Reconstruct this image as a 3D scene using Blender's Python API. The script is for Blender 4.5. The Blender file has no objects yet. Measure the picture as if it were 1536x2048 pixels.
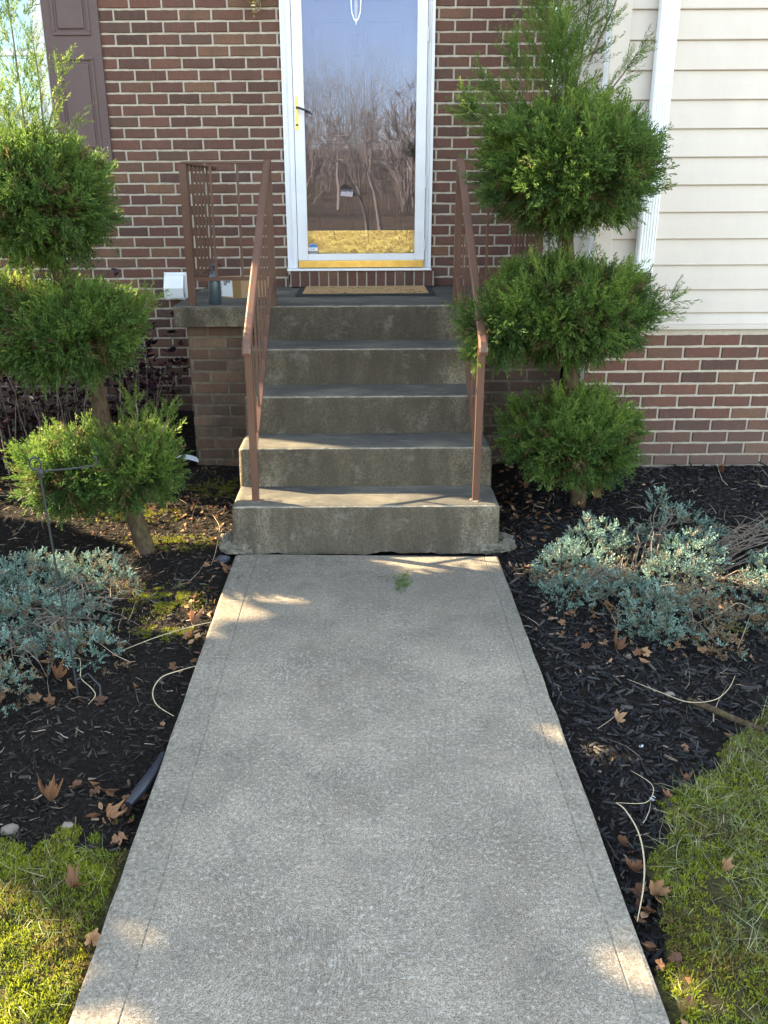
import bpy, bmesh, math, random
import numpy as np
from mathutils import Vector, Matrix, noise as mnoise
R = math.radians
rng = np.random.default_rng(7); random.seed(7)
S = bpy.context.scene
COL = S.collection

# ---------------------------------------------------------------- camera, sky, sun, exposure
cam = bpy.data.objects.new('camera', bpy.data.cameras.new('camera')); COL.objects.link(cam); S.camera = cam
cam.location = (0, 0, 1.5758)
cam.rotation_mode = 'XYZ'
cam.matrix_world = Matrix.Translation((0, 0, 1.5758)) @ Matrix.Rotation(R(90-20.215), 4, 'X') @ Matrix.Rotation(R(-0.334), 4, 'Z')
cam.data.sensor_fit = 'VERTICAL'; cam.data.sensor_height = 36; cam.data.lens = 36*1735.75/2048
cam.data.shift_x = 36.39/2048
cam.data.clip_start = .05; cam.data.clip_end = 1500
SUN_EL, SUN_AZ = R(25), Vector((-.929, .371, 0)).normalized()
sdir = Vector((SUN_AZ.x*math.cos(SUN_EL), SUN_AZ.y*math.cos(SUN_EL), math.sin(SUN_EL)))
world = bpy.data.worlds.new('World'); S.world = world; world.use_nodes = True
nt = world.node_tree; bg = nt.nodes['Background']
sky = nt.nodes.new('ShaderNodeTexSky'); sky.sky_type = 'NISHITA'; sky.sun_disc = False
sky.sun_elevation = SUN_EL; sky.sun_rotation = math.atan2(SUN_AZ.x, SUN_AZ.y); sky.air_density = 1.0; sky.dust_density = .1; sky.ozone_density = 2.2
hs = nt.nodes.new('ShaderNodeHueSaturation'); hs.inputs['Saturation'].default_value = .82
nt.links.new(sky.outputs[0], hs.inputs['Color']); nt.links.new(hs.outputs[0], bg.inputs[0]); bg.inputs[1].default_value = .15
sl = bpy.data.lights.new('sun', 'SUN'); sl.energy = 5.0; sl.angle = R(.55); sl.color = (1, .87, .66)
so = bpy.data.objects.new('sun', sl); COL.objects.link(so); so.rotation_euler = sdir.to_track_quat('Z', 'Y').to_euler(); so.location = sdir*30
S.view_settings.view_transform = 'Standard'; S.view_settings.look = 'None'; S.view_settings.gamma = 1
S.view_settings.exposure = 3.05
try:
    S.view_settings.use_white_balance = True; S.view_settings.white_balance_temperature = 8500; S.view_settings.white_balance_tint = 8
except Exception: pass
S.render.engine = 'CYCLES'
S.cycles.max_bounces = 8; S.cycles.transparent_max_bounces = 12; S.cycles.use_denoising = True
S.cycles.caustics_reflective = False

# ---------------------------------------------------------------- materials
class NT:
    def __init__(s, name, rough=.7, spec=.3, metal=0):
        s.m = bpy.data.materials.new(name); s.m.use_nodes = True; s.t = s.m.node_tree; s.b = s.t.nodes['Principled BSDF']
        s.b.inputs['Roughness'].default_value = rough; s.b.inputs['Metallic'].default_value = metal
        s.b.inputs['Specular IOR Level'].default_value = spec; s._tc = None
    def n(s, typ, **kw):
        nd = s.t.nodes.new('ShaderNode'+typ)
        for k, v in kw.items():
            if k in nd.inputs.keys() if not hasattr(nd, k) else False: s.set(nd.inputs[k], v)
            else: setattr(nd, k, v)
        return nd
    def set(s, inp, v):
        if isinstance(v, bpy.types.NodeSocket): s.t.links.new(v, inp)
        elif isinstance(v, (tuple, list)) and len(v) == 3 and inp.type == 'RGBA': inp.default_value = (*v, 1)
        else: inp.default_value = v
    def pos(s, mul=(1, 1, 1)):
        g = s.n('NewGeometry'); m = s.n('VectorMath', operation='MULTIPLY'); s.set(m.inputs[0], g.outputs['Position']); m.inputs[1].default_value = mul
        return m.outputs[0]
    def noise(s, scale, detail=3, rough=.55, vec=None, mul=(1, 1, 1)):
        nd = s.n('TexNoise'); s.set(nd.inputs['Vector'], vec if vec is not None else s.pos(mul)); nd.inputs['Scale'].default_value = scale
        nd.inputs['Detail'].default_value = detail; nd.inputs['Roughness'].default_value = rough; return nd.outputs['Fac']
    def vor(s, scale, feat='F1', out='Distance', vec=None):
        nd = s.n('TexVoronoi', feature=feat); s.set(nd.inputs['Vector'], vec if vec is not None else s.pos()); nd.inputs['Scale'].default_value = scale; return nd.outputs[out]
    def math(s, op, a, b=0.0, c=None, clamp=False):
        nd = s.n('Math', operation=op, use_clamp=clamp); s.set(nd.inputs[0], a); s.set(nd.inputs[1], b)
        if c is not None: s.set(nd.inputs[2], c)
        return nd.outputs[0]
    def rmp(s, fac, stops):
        nd = s.n('ValToRGB'); s.set(nd.inputs[0], fac); e = nd.color_ramp.elements
        while len(e) < len(stops): e.new(.5)
        for el, (p, c) in zip(e, stops):
            el.position = p; el.color = (*c, 1) if isinstance(c, (tuple, list)) else (c, c, c, 1)
        return nd.outputs[0]
    def mix(s, f, a, b, mode='MIX'):
        nd = s.n('Mix', data_type='RGBA', blend_type=mode); s.set(nd.inputs[0], f); s.set(nd.inputs[6], a); s.set(nd.inputs[7], b); return nd.outputs[2]
    def col(s, c): s.set(s.b.inputs['Base Color'], c); return s
    def bump(s, h, strength=.5, dist=.002):
        nd = s.n('Bump'); nd.inputs['Strength'].default_value = strength; nd.inputs['Distance'].default_value = dist; s.set(nd.inputs['Height'], h)
        s.set(s.b.inputs['Normal'], nd.outputs[0]); return s
    def rnd(s):
        a = s.n('ObjectInfo').outputs['Random']; b = s.n('NewGeometry').outputs['Random Per Island']
        return s.math('FRACT', s.math('ADD', s.math('MULTIPLY', a, 7.31), s.math('MULTIPLY', b, 3.17)))
    def attr(s, name, sep=None):
        nd = s.n('Attribute', attribute_name=name)
        if sep is None: return nd.outputs['Fac']
        sp = s.n('SeparateColor'); s.set(sp.inputs[0], nd.outputs['Color']); return sp.outputs[sep]
    def xyz(s, k):
        sp = s.n('SeparateXYZ'); s.set(sp.inputs[0], s.pos()); return sp.outputs[k]

M = {}
def simple(name, c, rough=.6, spec=.3, metal=0, bs=None, var=.12, vs=6):
    t = NT(name, rough, spec, metal)
    n = t.noise(vs, 4); d = tuple(x*(1-var) for x in c); l = tuple(min(1, x*(1+var)) for x in c)
    t.col(t.rmp(n, [(.3, d), (.7, l)]))
    if bs: t.bump(t.noise(bs[0], 4, .65), bs[1], bs[2])
    M[name] = t.m; return t
# brick
t = NT('brick', .86, .2); r = t.rnd()
base = t.rmp(r, [(0, (.076, .038, .031)), (.18, (.142, .056, .042)), (.36, (.098, .044, .036)), (.55, (.165, .070, .050)), (.72, (.112, .052, .039)), (.88, (.190, .095, .057)), (1, (.088, .050, .042))])
fine = t.noise(95, 5, .7); streak = t.noise(14, 4, .6, mul=(6, 6, 1.2)); blot = t.noise(9, 3)
c = t.mix(.55, base, t.rmp(fine, [(.3, .30), (.72, .78)]), 'OVERLAY')
c = t.mix(t.math('MULTIPLY', t.rmp(streak, [(.5, 0), (.75, 1)]), .4), c, (.19, .10, .08))
c = t.mix(t.math('MULTIPLY', t.rmp(blot, [(.52, 0), (.7, 1)]), .4), c, (.075, .05, .045))
pale = t.rmp(t.noise(170, 2), [(.74, 0), (.8, 1)]); c = t.mix(t.math('MULTIPLY', pale, .35), c, (.42, .34, .29))
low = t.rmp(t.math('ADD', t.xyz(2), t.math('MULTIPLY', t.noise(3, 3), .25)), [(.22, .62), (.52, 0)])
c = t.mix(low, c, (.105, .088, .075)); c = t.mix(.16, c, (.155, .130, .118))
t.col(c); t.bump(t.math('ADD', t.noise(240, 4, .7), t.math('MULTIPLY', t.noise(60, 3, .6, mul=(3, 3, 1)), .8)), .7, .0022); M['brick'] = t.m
t = NT('brick_weathered', .9, .15); r = t.rnd()
base = t.rmp(r, [(0, (.10, .066, .053)), (.3, (.15, .085, .064)), (.6, (.20, .135, .098)), (.8, (.12, .075, .06)), (1, (.17, .12, .09))])
c = t.mix(.5, base, t.rmp(t.noise(80, 5, .7), [(.3, .32), (.72, .72)]), 'OVERLAY')
st = t.rmp(t.noise(5, 4, .6, mul=(1.6, 1, .5)), [(.42, 0), (.62, 1)]); c = t.mix(t.math('MULTIPLY', st, .65), c, (.055, .052, .047))
t.col(c); t.bump(t.noise(200, 4, .7), .6, .002); M['brick_weathered'] = t.m
t = NT('mortar', .95, .1)
c = t.rmp(t.noise(40, 5, .6), [(.25, (.42, .375, .32)), (.75, (.58, .53, .46))])
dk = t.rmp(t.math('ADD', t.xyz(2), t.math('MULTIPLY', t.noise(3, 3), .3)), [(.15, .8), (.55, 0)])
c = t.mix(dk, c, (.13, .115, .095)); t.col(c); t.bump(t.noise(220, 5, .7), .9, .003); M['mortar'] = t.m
# walk concrete with swirled broom finish
t = NT('mortar_dirty', .95, .1); t.col(t.rmp(t.noise(18, 5, .6), [(.3, (.11, .095, .075)), (.7, (.22, .19, .15))])); t.bump(t.noise(220, 5, .7), .9, .003); M['mortar_dirty'] = t.m
t = NT('walk_concrete', .88, .2)
nz = t.n('TexNoise'); t.set(nz.inputs['Vector'], t.pos()); nz.inputs['Scale'].default_value = 5; nz.inputs['Detail'].default_value = 2
def swirl(scale, off, rs, ts):
    """brushed arcs: noise stretched along circles round scattered centres"""
    sc = t.n('VectorMath', operation='SCALE'); t.set(sc.inputs[0], nz.outputs['Color']); sc.inputs['Scale'].default_value = .09
    ad = t.n('VectorMath', operation='ADD'); t.set(ad.inputs[0], t.pos((1, 1, 0))); ad.inputs[1].default_value = off
    a2 = t.n('VectorMath', operation='ADD'); t.set(a2.inputs[0], ad.outputs[0]); t.set(a2.inputs[1], sc.outputs[0])
    vp = t.vor(scale, out='Position', vec=a2.outputs[0]); df = t.n('VectorMath', operation='SUBTRACT'); t.set(df.inputs[0], a2.outputs[0]); t.set(df.inputs[1], vp)
    sp = t.n('SeparateXYZ'); t.set(sp.inputs[0], df.outputs[0]); x2 = t.math('ADD', sp.outputs[0], .11); y2 = t.math('SUBTRACT', sp.outputs[1], .07)
    rr = t.math('SQRT', t.math('ADD', t.math('MULTIPLY', x2, x2), t.math('MULTIPLY', y2, y2))); th = t.math('ARCTAN2', y2, x2)
    cb = t.n('CombineXYZ'); t.set(cb.inputs[0], t.math('MULTIPLY', rr, rs)); t.set(cb.inputs[1], t.math('MULTIPLY', th, ts)); t.set(cb.inputs[2], t.math('MULTIPLY', t.noise(1.3, 0), 3))
    return t.noise(1.0, 2, .6, vec=cb.outputs[0])
s1 = swirl(2.1, (0, 0, 0), 300, 15); s2 = swirl(1.7, (5.3, 2.2, 0), 340, 17)
sw = t.mix(t.rmp(t.noise(2.6, 2), [(.46, 0), (.54, 1)]), s1, s2)
sw = t.rmp(sw, [(.34, 0), (.66, 1)]); swm = t.rmp(t.noise(4.5, 3, .6), [(.35, .25), (.62, 1)])
g = t.noise(300, 4, .75); g2 = t.noise(85, 5, .7); big = t.noise(2.1, 6, .68); med = t.noise(9, 4, .6)
base = t.rmp(big, [(.3, (.148, .125, .099)), (.5, (.222, .189, .150)), (.7, (.300, .256, .203))])
c = t.mix(.9, base, t.rmp(g, [(.36, .08), (.64, .90)]), 'OVERLAY'); c = t.mix(.5, c, t.rmp(g2, [(.32, .2), (.68, .82)]), 'OVERLAY')
c = t.mix(t.math('MULTIPLY', t.math('MULTIPLY', t.rmp(sw, [(.5, 0), (1, 1)]), swm), .42), c, (.44, .41, .375))
c = t.mix(t.math('MULTIPLY', t.math('MULTIPLY', t.rmp(sw, [(0, 1), (.5, 0)]), swm), .48), c, (.085, .078, .072))
spk = t.rmp(t.math('ADD', t.noise(82, 5, .8), t.math('MULTIPLY', t.math('SUBTRACT', t.noise(5, 4, .6), .5), .12)), [(.56, 0), (.61, 1)]); c = t.mix(t.math('MULTIPLY', spk, .62), c, (.50, .465, .42))
tn = t.rmp(t.noise(6.5, 6, .75), [(.60, 0), (.70, 1)]); c = t.mix(t.math('MULTIPLY', tn, .28), c, (.15, .105, .06)); spd = t.rmp(t.vor(45), [(.03, 1), (.06, 0)]); c = t.mix(t.math('MULTIPLY', spd, .5), c, (.07, .07, .07))
c = t.mix(t.math('MULTIPLY', t.rmp(med, [(.5, 0), (.75, 1)]), .4), c, (.115, .102, .090))
# grime by the steps and along the tooled edges
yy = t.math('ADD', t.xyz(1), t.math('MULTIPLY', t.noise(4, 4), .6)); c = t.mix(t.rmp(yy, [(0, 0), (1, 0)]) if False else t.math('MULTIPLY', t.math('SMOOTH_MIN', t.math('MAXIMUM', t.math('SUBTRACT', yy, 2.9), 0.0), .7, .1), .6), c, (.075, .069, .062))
ex = t.math('ABSOLUTE', t.math('SUBTRACT', t.xyz(0), .02)); em = t.math('MULTIPLY', t.rmp(ex, [(.50, 0), (.545, 1)]), .75)
c = t.mix(t.math('MULTIPLY', em, .55), c, t.rmp(t.noise(12, 5, .65, mul=(2.2, 1, 1)), [(.3, (.105, .095, .080)), (.55, (.19, .172, .145)), (.75, (.27, .245, .205))])); c = t.mix(t.math('MULTIPLY', em, .6), c, t.mix(.7, c, t.rmp(g2, [(.34, .1), (.66, .88)]), 'OVERLAY'))
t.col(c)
t.bump(t.math('ADD', t.math('ADD', t.math('MULTIPLY', sw, .5), t.math('MULTIPLY', g, 1.2)), t.math('MULTIPLY', spk, .3)), .55, .0016); M['walk_concrete'] = t.m
# step concrete
t = NT('step_concrete', .9, .18)
big = t.noise(3.2, 5, .65); agg = t.vor(130); fine = t.noise(260, 4, .75); st = t.noise(5, 5, .65, mul=(2.4, 1, .8))
c = t.rmp(big, [(.3, (.085, .071, .052)), (.5, (.128, .107, .079)), (.7, (.185, .158, .118))])
c = t.mix(.8, c, t.rmp(fine, [(.36, .1), (.64, .9)]), 'OVERLAY'); c = t.mix(.55, c, t.rmp(t.noise(75, 4, .75), [(.34, .15), (.66, .85)]), 'OVERLAY')
c = t.mix(t.math('MULTIPLY', t.rmp(st, [(.38, 1), (.6, 0)]), .7), c, (.050, .042, .032))
ex = t.math('ABSOLUTE', t.xyz(0)); mid = t.rmp(t.math('ADD', ex, t.math('MULTIPLY', t.noise(6, 4), .1)), [(.47, .62), (.50, 0)])
c = t.mix(mid, c, (.062, .052, .038))
c = t.mix(t.math('MULTIPLY', t.rmp(agg, [(.12, 1), (.2, 0)]), .4), c, (.24, .22, .18))
c = t.mix(t.math('MULTIPLY', t.rmp(t.noise(9, 6, .75), [(.56, 0), (.66, 1)]), .35), c, (.22, .21, .185))
t.col(c); t.bump(t.math('ADD', fine, t.math('MULTIPLY', agg, -.8)), .9, .003); M['step_concrete'] = t.m
t = NT('nosing_highlight', .9, .2); c = t.rmp(t.noise(22, 5, .7), [(.3, (.12, .105, .08)), (.55, (.24, .215, .17)), (.75, (.36, .33, .27))]); t.col(c); t.bump(t.noise(200, 4, .75), 1, .003); M['nosing_highlight'] = t.m  # lighter colour paints the highlight line along the step nosings
t = NT('tread_concrete', .88, .2)
big = t.noise(4, 5, .65, mul=(.6, 1, 1)); fine = t.noise(260, 4, .75)
c = t.rmp(big, [(.3, (.050, .050, .049)), (.5, (.082, .078, .070)), (.72, (.155, .140, .112))])
c = t.mix(.6, c, t.rmp(fine, [(.3, .2), (.7, .8)]), 'OVERLAY')
c = t.mix(t.math('MULTIPLY', t.rmp(t.noise(15, 5, .7, mul=(.5, 2, 1)), [(.55, 0), (.72, 1)]), .4), c, (.27, .26, .23))
t.col(c); t.bump(fine, .8, .0025); M['tread_concrete'] = t.m
simple('rubble_concrete', (.15, .135, .11), .95, .1, bs=(60, 1, .006), var=.35, vs=30)
t = NT('siding', .55, .3); c = t.rmp(t.noise(3.5, 6, .7, mul=(1.4, 1, .6)), [(.3, (.53, .482, .445)), (.7, (.585, .535, .49))]); t.col(c)
t.bump(t.noise(6, 5, .6, mul=(.6, 8, 16)), .35, .0012); M['siding'] = t.m
simple('white_trim', (.82, .85, .88), .4, .4, var=.03)
simple('door_frame_white', (.78, .81, .86), .45, .4, bs=(30, .15, .0006), var=.05)
simple('shutter_brown', (.115, .076, .078), .5, .35, bs=(40, .2, .001), var=.06)
t = NT('rail_paint', .42, .4); fl = t.rmp(t.noise(55, 4, .7), [(.68, 0), (.71, 1)])
c = t.rmp(t.noise(5, 3), [(.3, (.098, .047, .033)), (.7, (.122, .060, .043))]); c = t.mix(t.math('MULTIPLY', fl, .75), c, (.36, .30, .26)); t.col(c); t.bump(t.noise(120, 3), .25, .001); M['rail_paint'] = t.m
t = NT('brass', .3, .5, 1); t.col(t.rmp(t.noise(20, 4), [(.3, (.62, .44, .13)), (.7, (.75, .56, .22))])); M['brass'] = t.m
t = NT('polished_brass', .10, .5, 1); t.col((1.0, .70, .22)); t.bump(t.noise(24, 5, .7, mul=(1, 1, .5)), .9, .009); M['polished_brass'] = t.m
t = NT('antique_brass', .38, .5, 1); t.col(t.rmp(t.noise(60, 4), [(.3, (.25, .20, .11)), (.7, (.55, .46, .28))])); M['antique_brass'] = t.m
t = NT('chrome', .15, .5, 1); t.col((.8, .82, .84)); M['chrome'] = t.m
simple('entry_door_paint', (.050, .031, .025), .45, .35, var=.05)
simple('keypad_plastic', (.045, .035, .035), .4, .3)
simple('black_metal', (.028, .030, .034), .5, .35, bs=(120, .3, .001))
simple('black_rubber', (.022, .026, .026), .75, .2, bs=(200, .5, .001))
simple('black_plastic', (.02, .024, .035), .35, .4)
simple('soffit_dark', (.03, .03, .03), .9)
def glass(name, refl, tint=(.9, .93, .93), refl_col=(1, 1, 1)):
    t = NT(name); out = t.t.nodes['Material Output']
    tr = t.n('BsdfTransparent'); tr.inputs[0].default_value = (*tint, 1); gl = t.n('BsdfGlossy'); gl.inputs['Roughness'].default_value = 0; gl.inputs[0].default_value = (*refl_col, 1)
    fr = t.n('Fresnel'); fr.inputs[0].default_value = 1.5; mx = t.n('MixShader'); t.set(mx.inputs[0], t.math('ADD', fr.outputs[0], refl, clamp=True))
    t.set(mx.inputs[1], tr.outputs[0]); t.set(mx.inputs[2], gl.outputs[0]); t.set(out.inputs['Surface'], mx.outputs[0])
    b = t.n('Bump'); b.inputs['Strength'].default_value = .03; b.inputs['Distance'].default_value = .004; t.set(b.inputs['Height'], t.noise(5, 1)); t.set(gl.inputs['Normal'], b.outputs[0])
    M[name] = t.m
glass('storm_glass', .05, refl_col=(.46, .53, .86)); glass('window_glass', .12, refl_col=(.65, .85, 1.0)); glass('lamp_glass', .08)
simple('curtain', (.30, .36, .38), .9, .1); simple('blind', (.70, .76, .78), .7, .2)
t = NT('soil', .97, .08); vc = t.attr('vc', 0)
dark = t.rmp(t.noise(60, 5, .7), [(.3, (.010, .009, .009)), (.7, (.034, .028, .024))])
mossc = t.rmp(t.noise(26, 5, .65), [(.28, (.040, .032, .020)), (.5, (.080, .072, .032)), (.72, (.14, .125, .05))])
c = t.mix(t.rmp(t.math('ADD', vc, t.math('MULTIPLY', t.math('SUBTRACT', t.noise(9, 5, .7), .5), .7)), [(.42, 0), (.58, 1)]), dark, mossc)
c = t.mix(.6, c, t.rmp(t.noise(210, 4, .75), [(.34, .12), (.66, .85)]), 'OVERLAY'); t.col(c); t.bump(t.noise(160, 5, .8), 1, .016); M['soil'] = t.m
simple('lawn_ground', (.20, .155, .075), .95, .1, bs=(6, 1, .05), var=.4, vs=1.5)
t = NT('lawn_ground', .95, .1); nn = t.noise(1.5, 5, .6); near = t.rmp(nn, [(.3, (.15, .125, .05)), (.7, (.27, .21, .11))]); far = t.rmp(t.noise(.8, 5, .7), [(.3, (.13, .085, .048)), (.7, (.28, .19, .115))])
fy = t.math('MULTIPLY', t.math('SUBTRACT', t.math('MULTIPLY', t.xyz(1), -1.0), t.math('MULTIPLY', t.noise(.4, 3), 8)), .08); c = t.mix(t.rmp(fy, [(.9, 0), (1, 1)]), near, far); t.col(c); t.bump(t.noise(6, 5, .7), 1, .05); M['lawn_ground'] = t.m
simple('hill_brown', (.15, .10, .065), .95, .1, bs=(1, 1, .5), var=.35, vs=.15)
t = NT('mulch_chip', .82, .25); r = t.attr('vc', 0)
c = t.rmp(r, [(0, (.006, .006, .008)), (.4, (.018, .017, .019)), (.7, (.045, .042, .042)), (.92, (.085, .074, .064)), (1, (.20, .15, .11))]); t.col(t.mix(.4, c, t.rmp(t.noise(150, 3, .6, mul=(1, 1, 1)), [(.3, .2), (.7, .8)]), 'OVERLAY')); t.bump(t.noise(300, 3), .5, .001); M['mulch_chip'] = t.m
M['mulch_brown'] = None
t = NT('mulch_brown', .85, .2); r = t.attr('vc', 0); c = t.rmp(r, [(0, (.010, .008, .007)), (.4, (.028, .023, .020)), (.7, (.060, .048, .040)), (.92, (.11, .085, .062)), (1, (.22, .16, .11))]); t.col(c); t.bump(t.noise(300, 3), .5, .001); M['mulch_brown'] = t.m
def leafy(name, stops, rough=.55, trans=.3, dead=None):
    t = NT(name, rough, .25); a = t.attr('vc', 0); tip = t.attr('vc', 1); dd = t.attr('vc', 2)
    c = t.rmp(t.math('ADD', t.math('MULTIPLY', a, .6), t.math('MULTIPLY', tip, .4)), stops)
    if dead: c = t.mix(dd, c, dead)
    isl = t.n('NewGeometry').outputs['Random Per Island']; c = t.mix(.5, c, t.rmp(isl, [(0, .32), (1, .68)]), 'OVERLAY')
    t.col(c); out = t.t.nodes['Material Output']; tl = t.n('BsdfTranslucent'); t.set(tl.inputs[0], c); mx = t.n('MixShader'); mx.inputs[0].default_value = trans
    t.set(mx.inputs[1], t.b.outputs[0]); t.set(mx.inputs[2], tl.outputs[0]); t.set(out.inputs['Surface'], mx.outputs[0]); M[name] = t.m
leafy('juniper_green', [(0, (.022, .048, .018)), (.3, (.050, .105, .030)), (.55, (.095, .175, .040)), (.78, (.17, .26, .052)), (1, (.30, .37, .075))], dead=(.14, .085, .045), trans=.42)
leafy('juniper_blue', [(0, (.05, .068, .042)), (.35, (.100, .170, .138)), (.7, (.185, .290, .255)), (1, (.30, .43, .39))], dead=(.20, .125, .07), trans=.15, rough=.75)
leafy('arborvitae_green', [(0, (.012, .03, .012)), (1, (.05, .10, .03))], trans=.1)
leafy('moss_leaf', [(0, (.065, .080, .016)), (.4, (.155, .190, .024)), (.75, (.29, .32, .034)), (1, (.46, .46, .05))], .8, .4, dead=(.18, .12, .055))
leafy('grass_blade', [(0, (.07, .12, .035)), (.4, (.14, .19, .07)), (.65, (.27, .27, .15)), (1, (.46, .40, .28))], .6, .25)
leafy('purple_leaf', [(0, (.018, .008, .012)), (.5, (.040, .016, .022)), (.85, (.085, .035, .030)), (1, (.36, .16, .03))], .22, .08)
leafy('dead_leaf', [(0, (.085, .042, .026)), (.35, (.17, .080, .045)), (.65, (.26, .135, .072)), (1, (.40, .26, .155))], .75, .15)
leafy('bare_branch', [(0, (.24, .18, .14)), (1, (.48, .39, .32))], .9, 0)
leafy('straw', [(0, (.34, .28, .18)), (1, (.54, .46, .32))], .5, .1)
t = NT('bark', .95, .1); c = t.rmp(t.noise(12, 6, .7, mul=(5, 5, 1)), [(.3, (.045, .030, .020)), (.55, (.11, .078, .052)), (.75, (.20, .155, .105))]); ms = t.rmp(t.noise(14, 4), [(.55, 0), (.66, 1)]); c = t.mix(t.math('MULTIPLY', ms, .6), c, (.11, .115, .04))
t.col(c); t.bump(t.noise(18, 6, .7, mul=(6, 6, 1)), 1, .02); M['bark'] = t.m
simple('twig', (.145, .115, .095), .9, .1, var=.4, vs=40)
simple('coir', (.42, .27, .14), .95, .1, bs=(400, 1, .003), var=.2, vs=90)
simple('mat_print', (.03, .022, .018), .95, .1)
t = NT('bottle_paint', .35, .4, .6); t.col(t.rmp(t.noise(20, 3, mul=(1, 1, .15)), [(.3, (.065, .10, .135)), (.7, (.12, .17, .205))])); M['bottle_paint'] = t.m
simple('cardboard', (.40, .26, .15), .85, .15, var=.1); simple('packing_tape', (.24, .14, .055), .3, .5); simple('paper', (.74, .78, .84), .6, .2, var=.02); simple('ink', (.03, .03, .05), .6)
simple('stone', (.17, .14, .12), .85, .2, bs=(60, .5, .003), var=.3, vs=20)
simple('stone_dark', (.06, .062, .075), .85, .2, bs=(60, .5, .003), var=.3, vs=20)
simple('sticker_blue', (.05, .20, .50), .4); simple('sticker_white', (.80, .80, .84), .4); simple('sticker_grey', (.20, .22, .25), .4); simple('sticker_silver', (.45, .47, .5), .4)
simple('roof_shingle', (.06, .055, .05), .95, .1, bs=(30, 1, .01), var=.3)

# ---------------------------------------------------------------- mesh helpers
WL = {}
def tag(o, label=None, cat=None, group=None, kind=None):
    if label: o['label'] = label
    if cat: o['category'] = cat
    if group: o['group'] = group
    if kind: o['kind'] = kind
    return o
def empty(name, loc=(0, 0, 0), label=None, cat=None, group=None, parent=None):
    o = bpy.data.objects.new(name, None); COL.objects.link(o); pw = WL[parent.name] if parent else Vector((0, 0, 0))
    o.location = Vector(loc)-pw; WL[o.name] = Vector(loc)
    if parent: o.parent = parent
    o.empty_display_size = .1; return tag(o, label, cat, group)
def place(me, name, parent=None, at=None):
    o = bpy.data.objects.new(name, me); COL.objects.link(o); pw = WL[parent.name] if parent else Vector((0, 0, 0))
    at = Vector(at) if at is not None else pw.copy(); o.location = at-pw; WL[o.name] = at
    if parent: o.parent = parent
    return o
def mesh_np(name, V, F, mat, vc=None, smooth=False):
    me = bpy.data.meshes.new(name); V = np.asarray(V, np.float32); F = np.asarray(F, np.int32); k = F.shape[1]
    me.vertices.add(len(V)); me.vertices.foreach_set('co', V.ravel()); me.loops.add(F.size); me.loops.foreach_set('vertex_index', F.ravel())
    me.polygons.add(len(F)); me.polygons.foreach_set('loop_start', np.arange(0, F.size, k, dtype=np.int32))
    me.polygons.foreach_set('loop_total', np.full(len(F), k, np.int32))
    if smooth: me.polygons.foreach_set('use_smooth', np.ones(len(F), bool))
    if vc is not None:
        a = me.attributes.new('vc', 'FLOAT_COLOR', 'POINT'); c = np.ones((len(V), 4), np.float32); c[:, :3] = vc; a.data.foreach_set('color', c.ravel())
    me.update(calc_edges=True); me.materials.append(M[mat]); return me
def obj(name, V, F, mat, parent=None, at=None, smooth=False, vc=None, **tg):
    """V in world coordinates; origin goes to `at` (or the parent's origin)."""
    pw = WL[parent.name] if parent else Vector((0, 0, 0)); a = Vector(at) if at is not None else pw
    if isinstance(F, np.ndarray): me = mesh_np(name, np.asarray(V)-np.array(a), F, mat, vc, smooth)
    else:
        me = bpy.data.meshes.new(name); me.from_pydata([tuple(Vector(v)-a) for v in V], [], F); me.materials.append(M[mat])
        if smooth: me.polygons.foreach_set('use_smooth', [True]*len(me.polygons))
        if vc is not None:
            at_ = me.attributes.new('vc', 'FLOAT_COLOR', 'POINT')
            for d in at_.data: d.color = (*vc, 1)
        me.update()
    o = place(me, name, parent, a); return tag(o, **tg)
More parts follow.
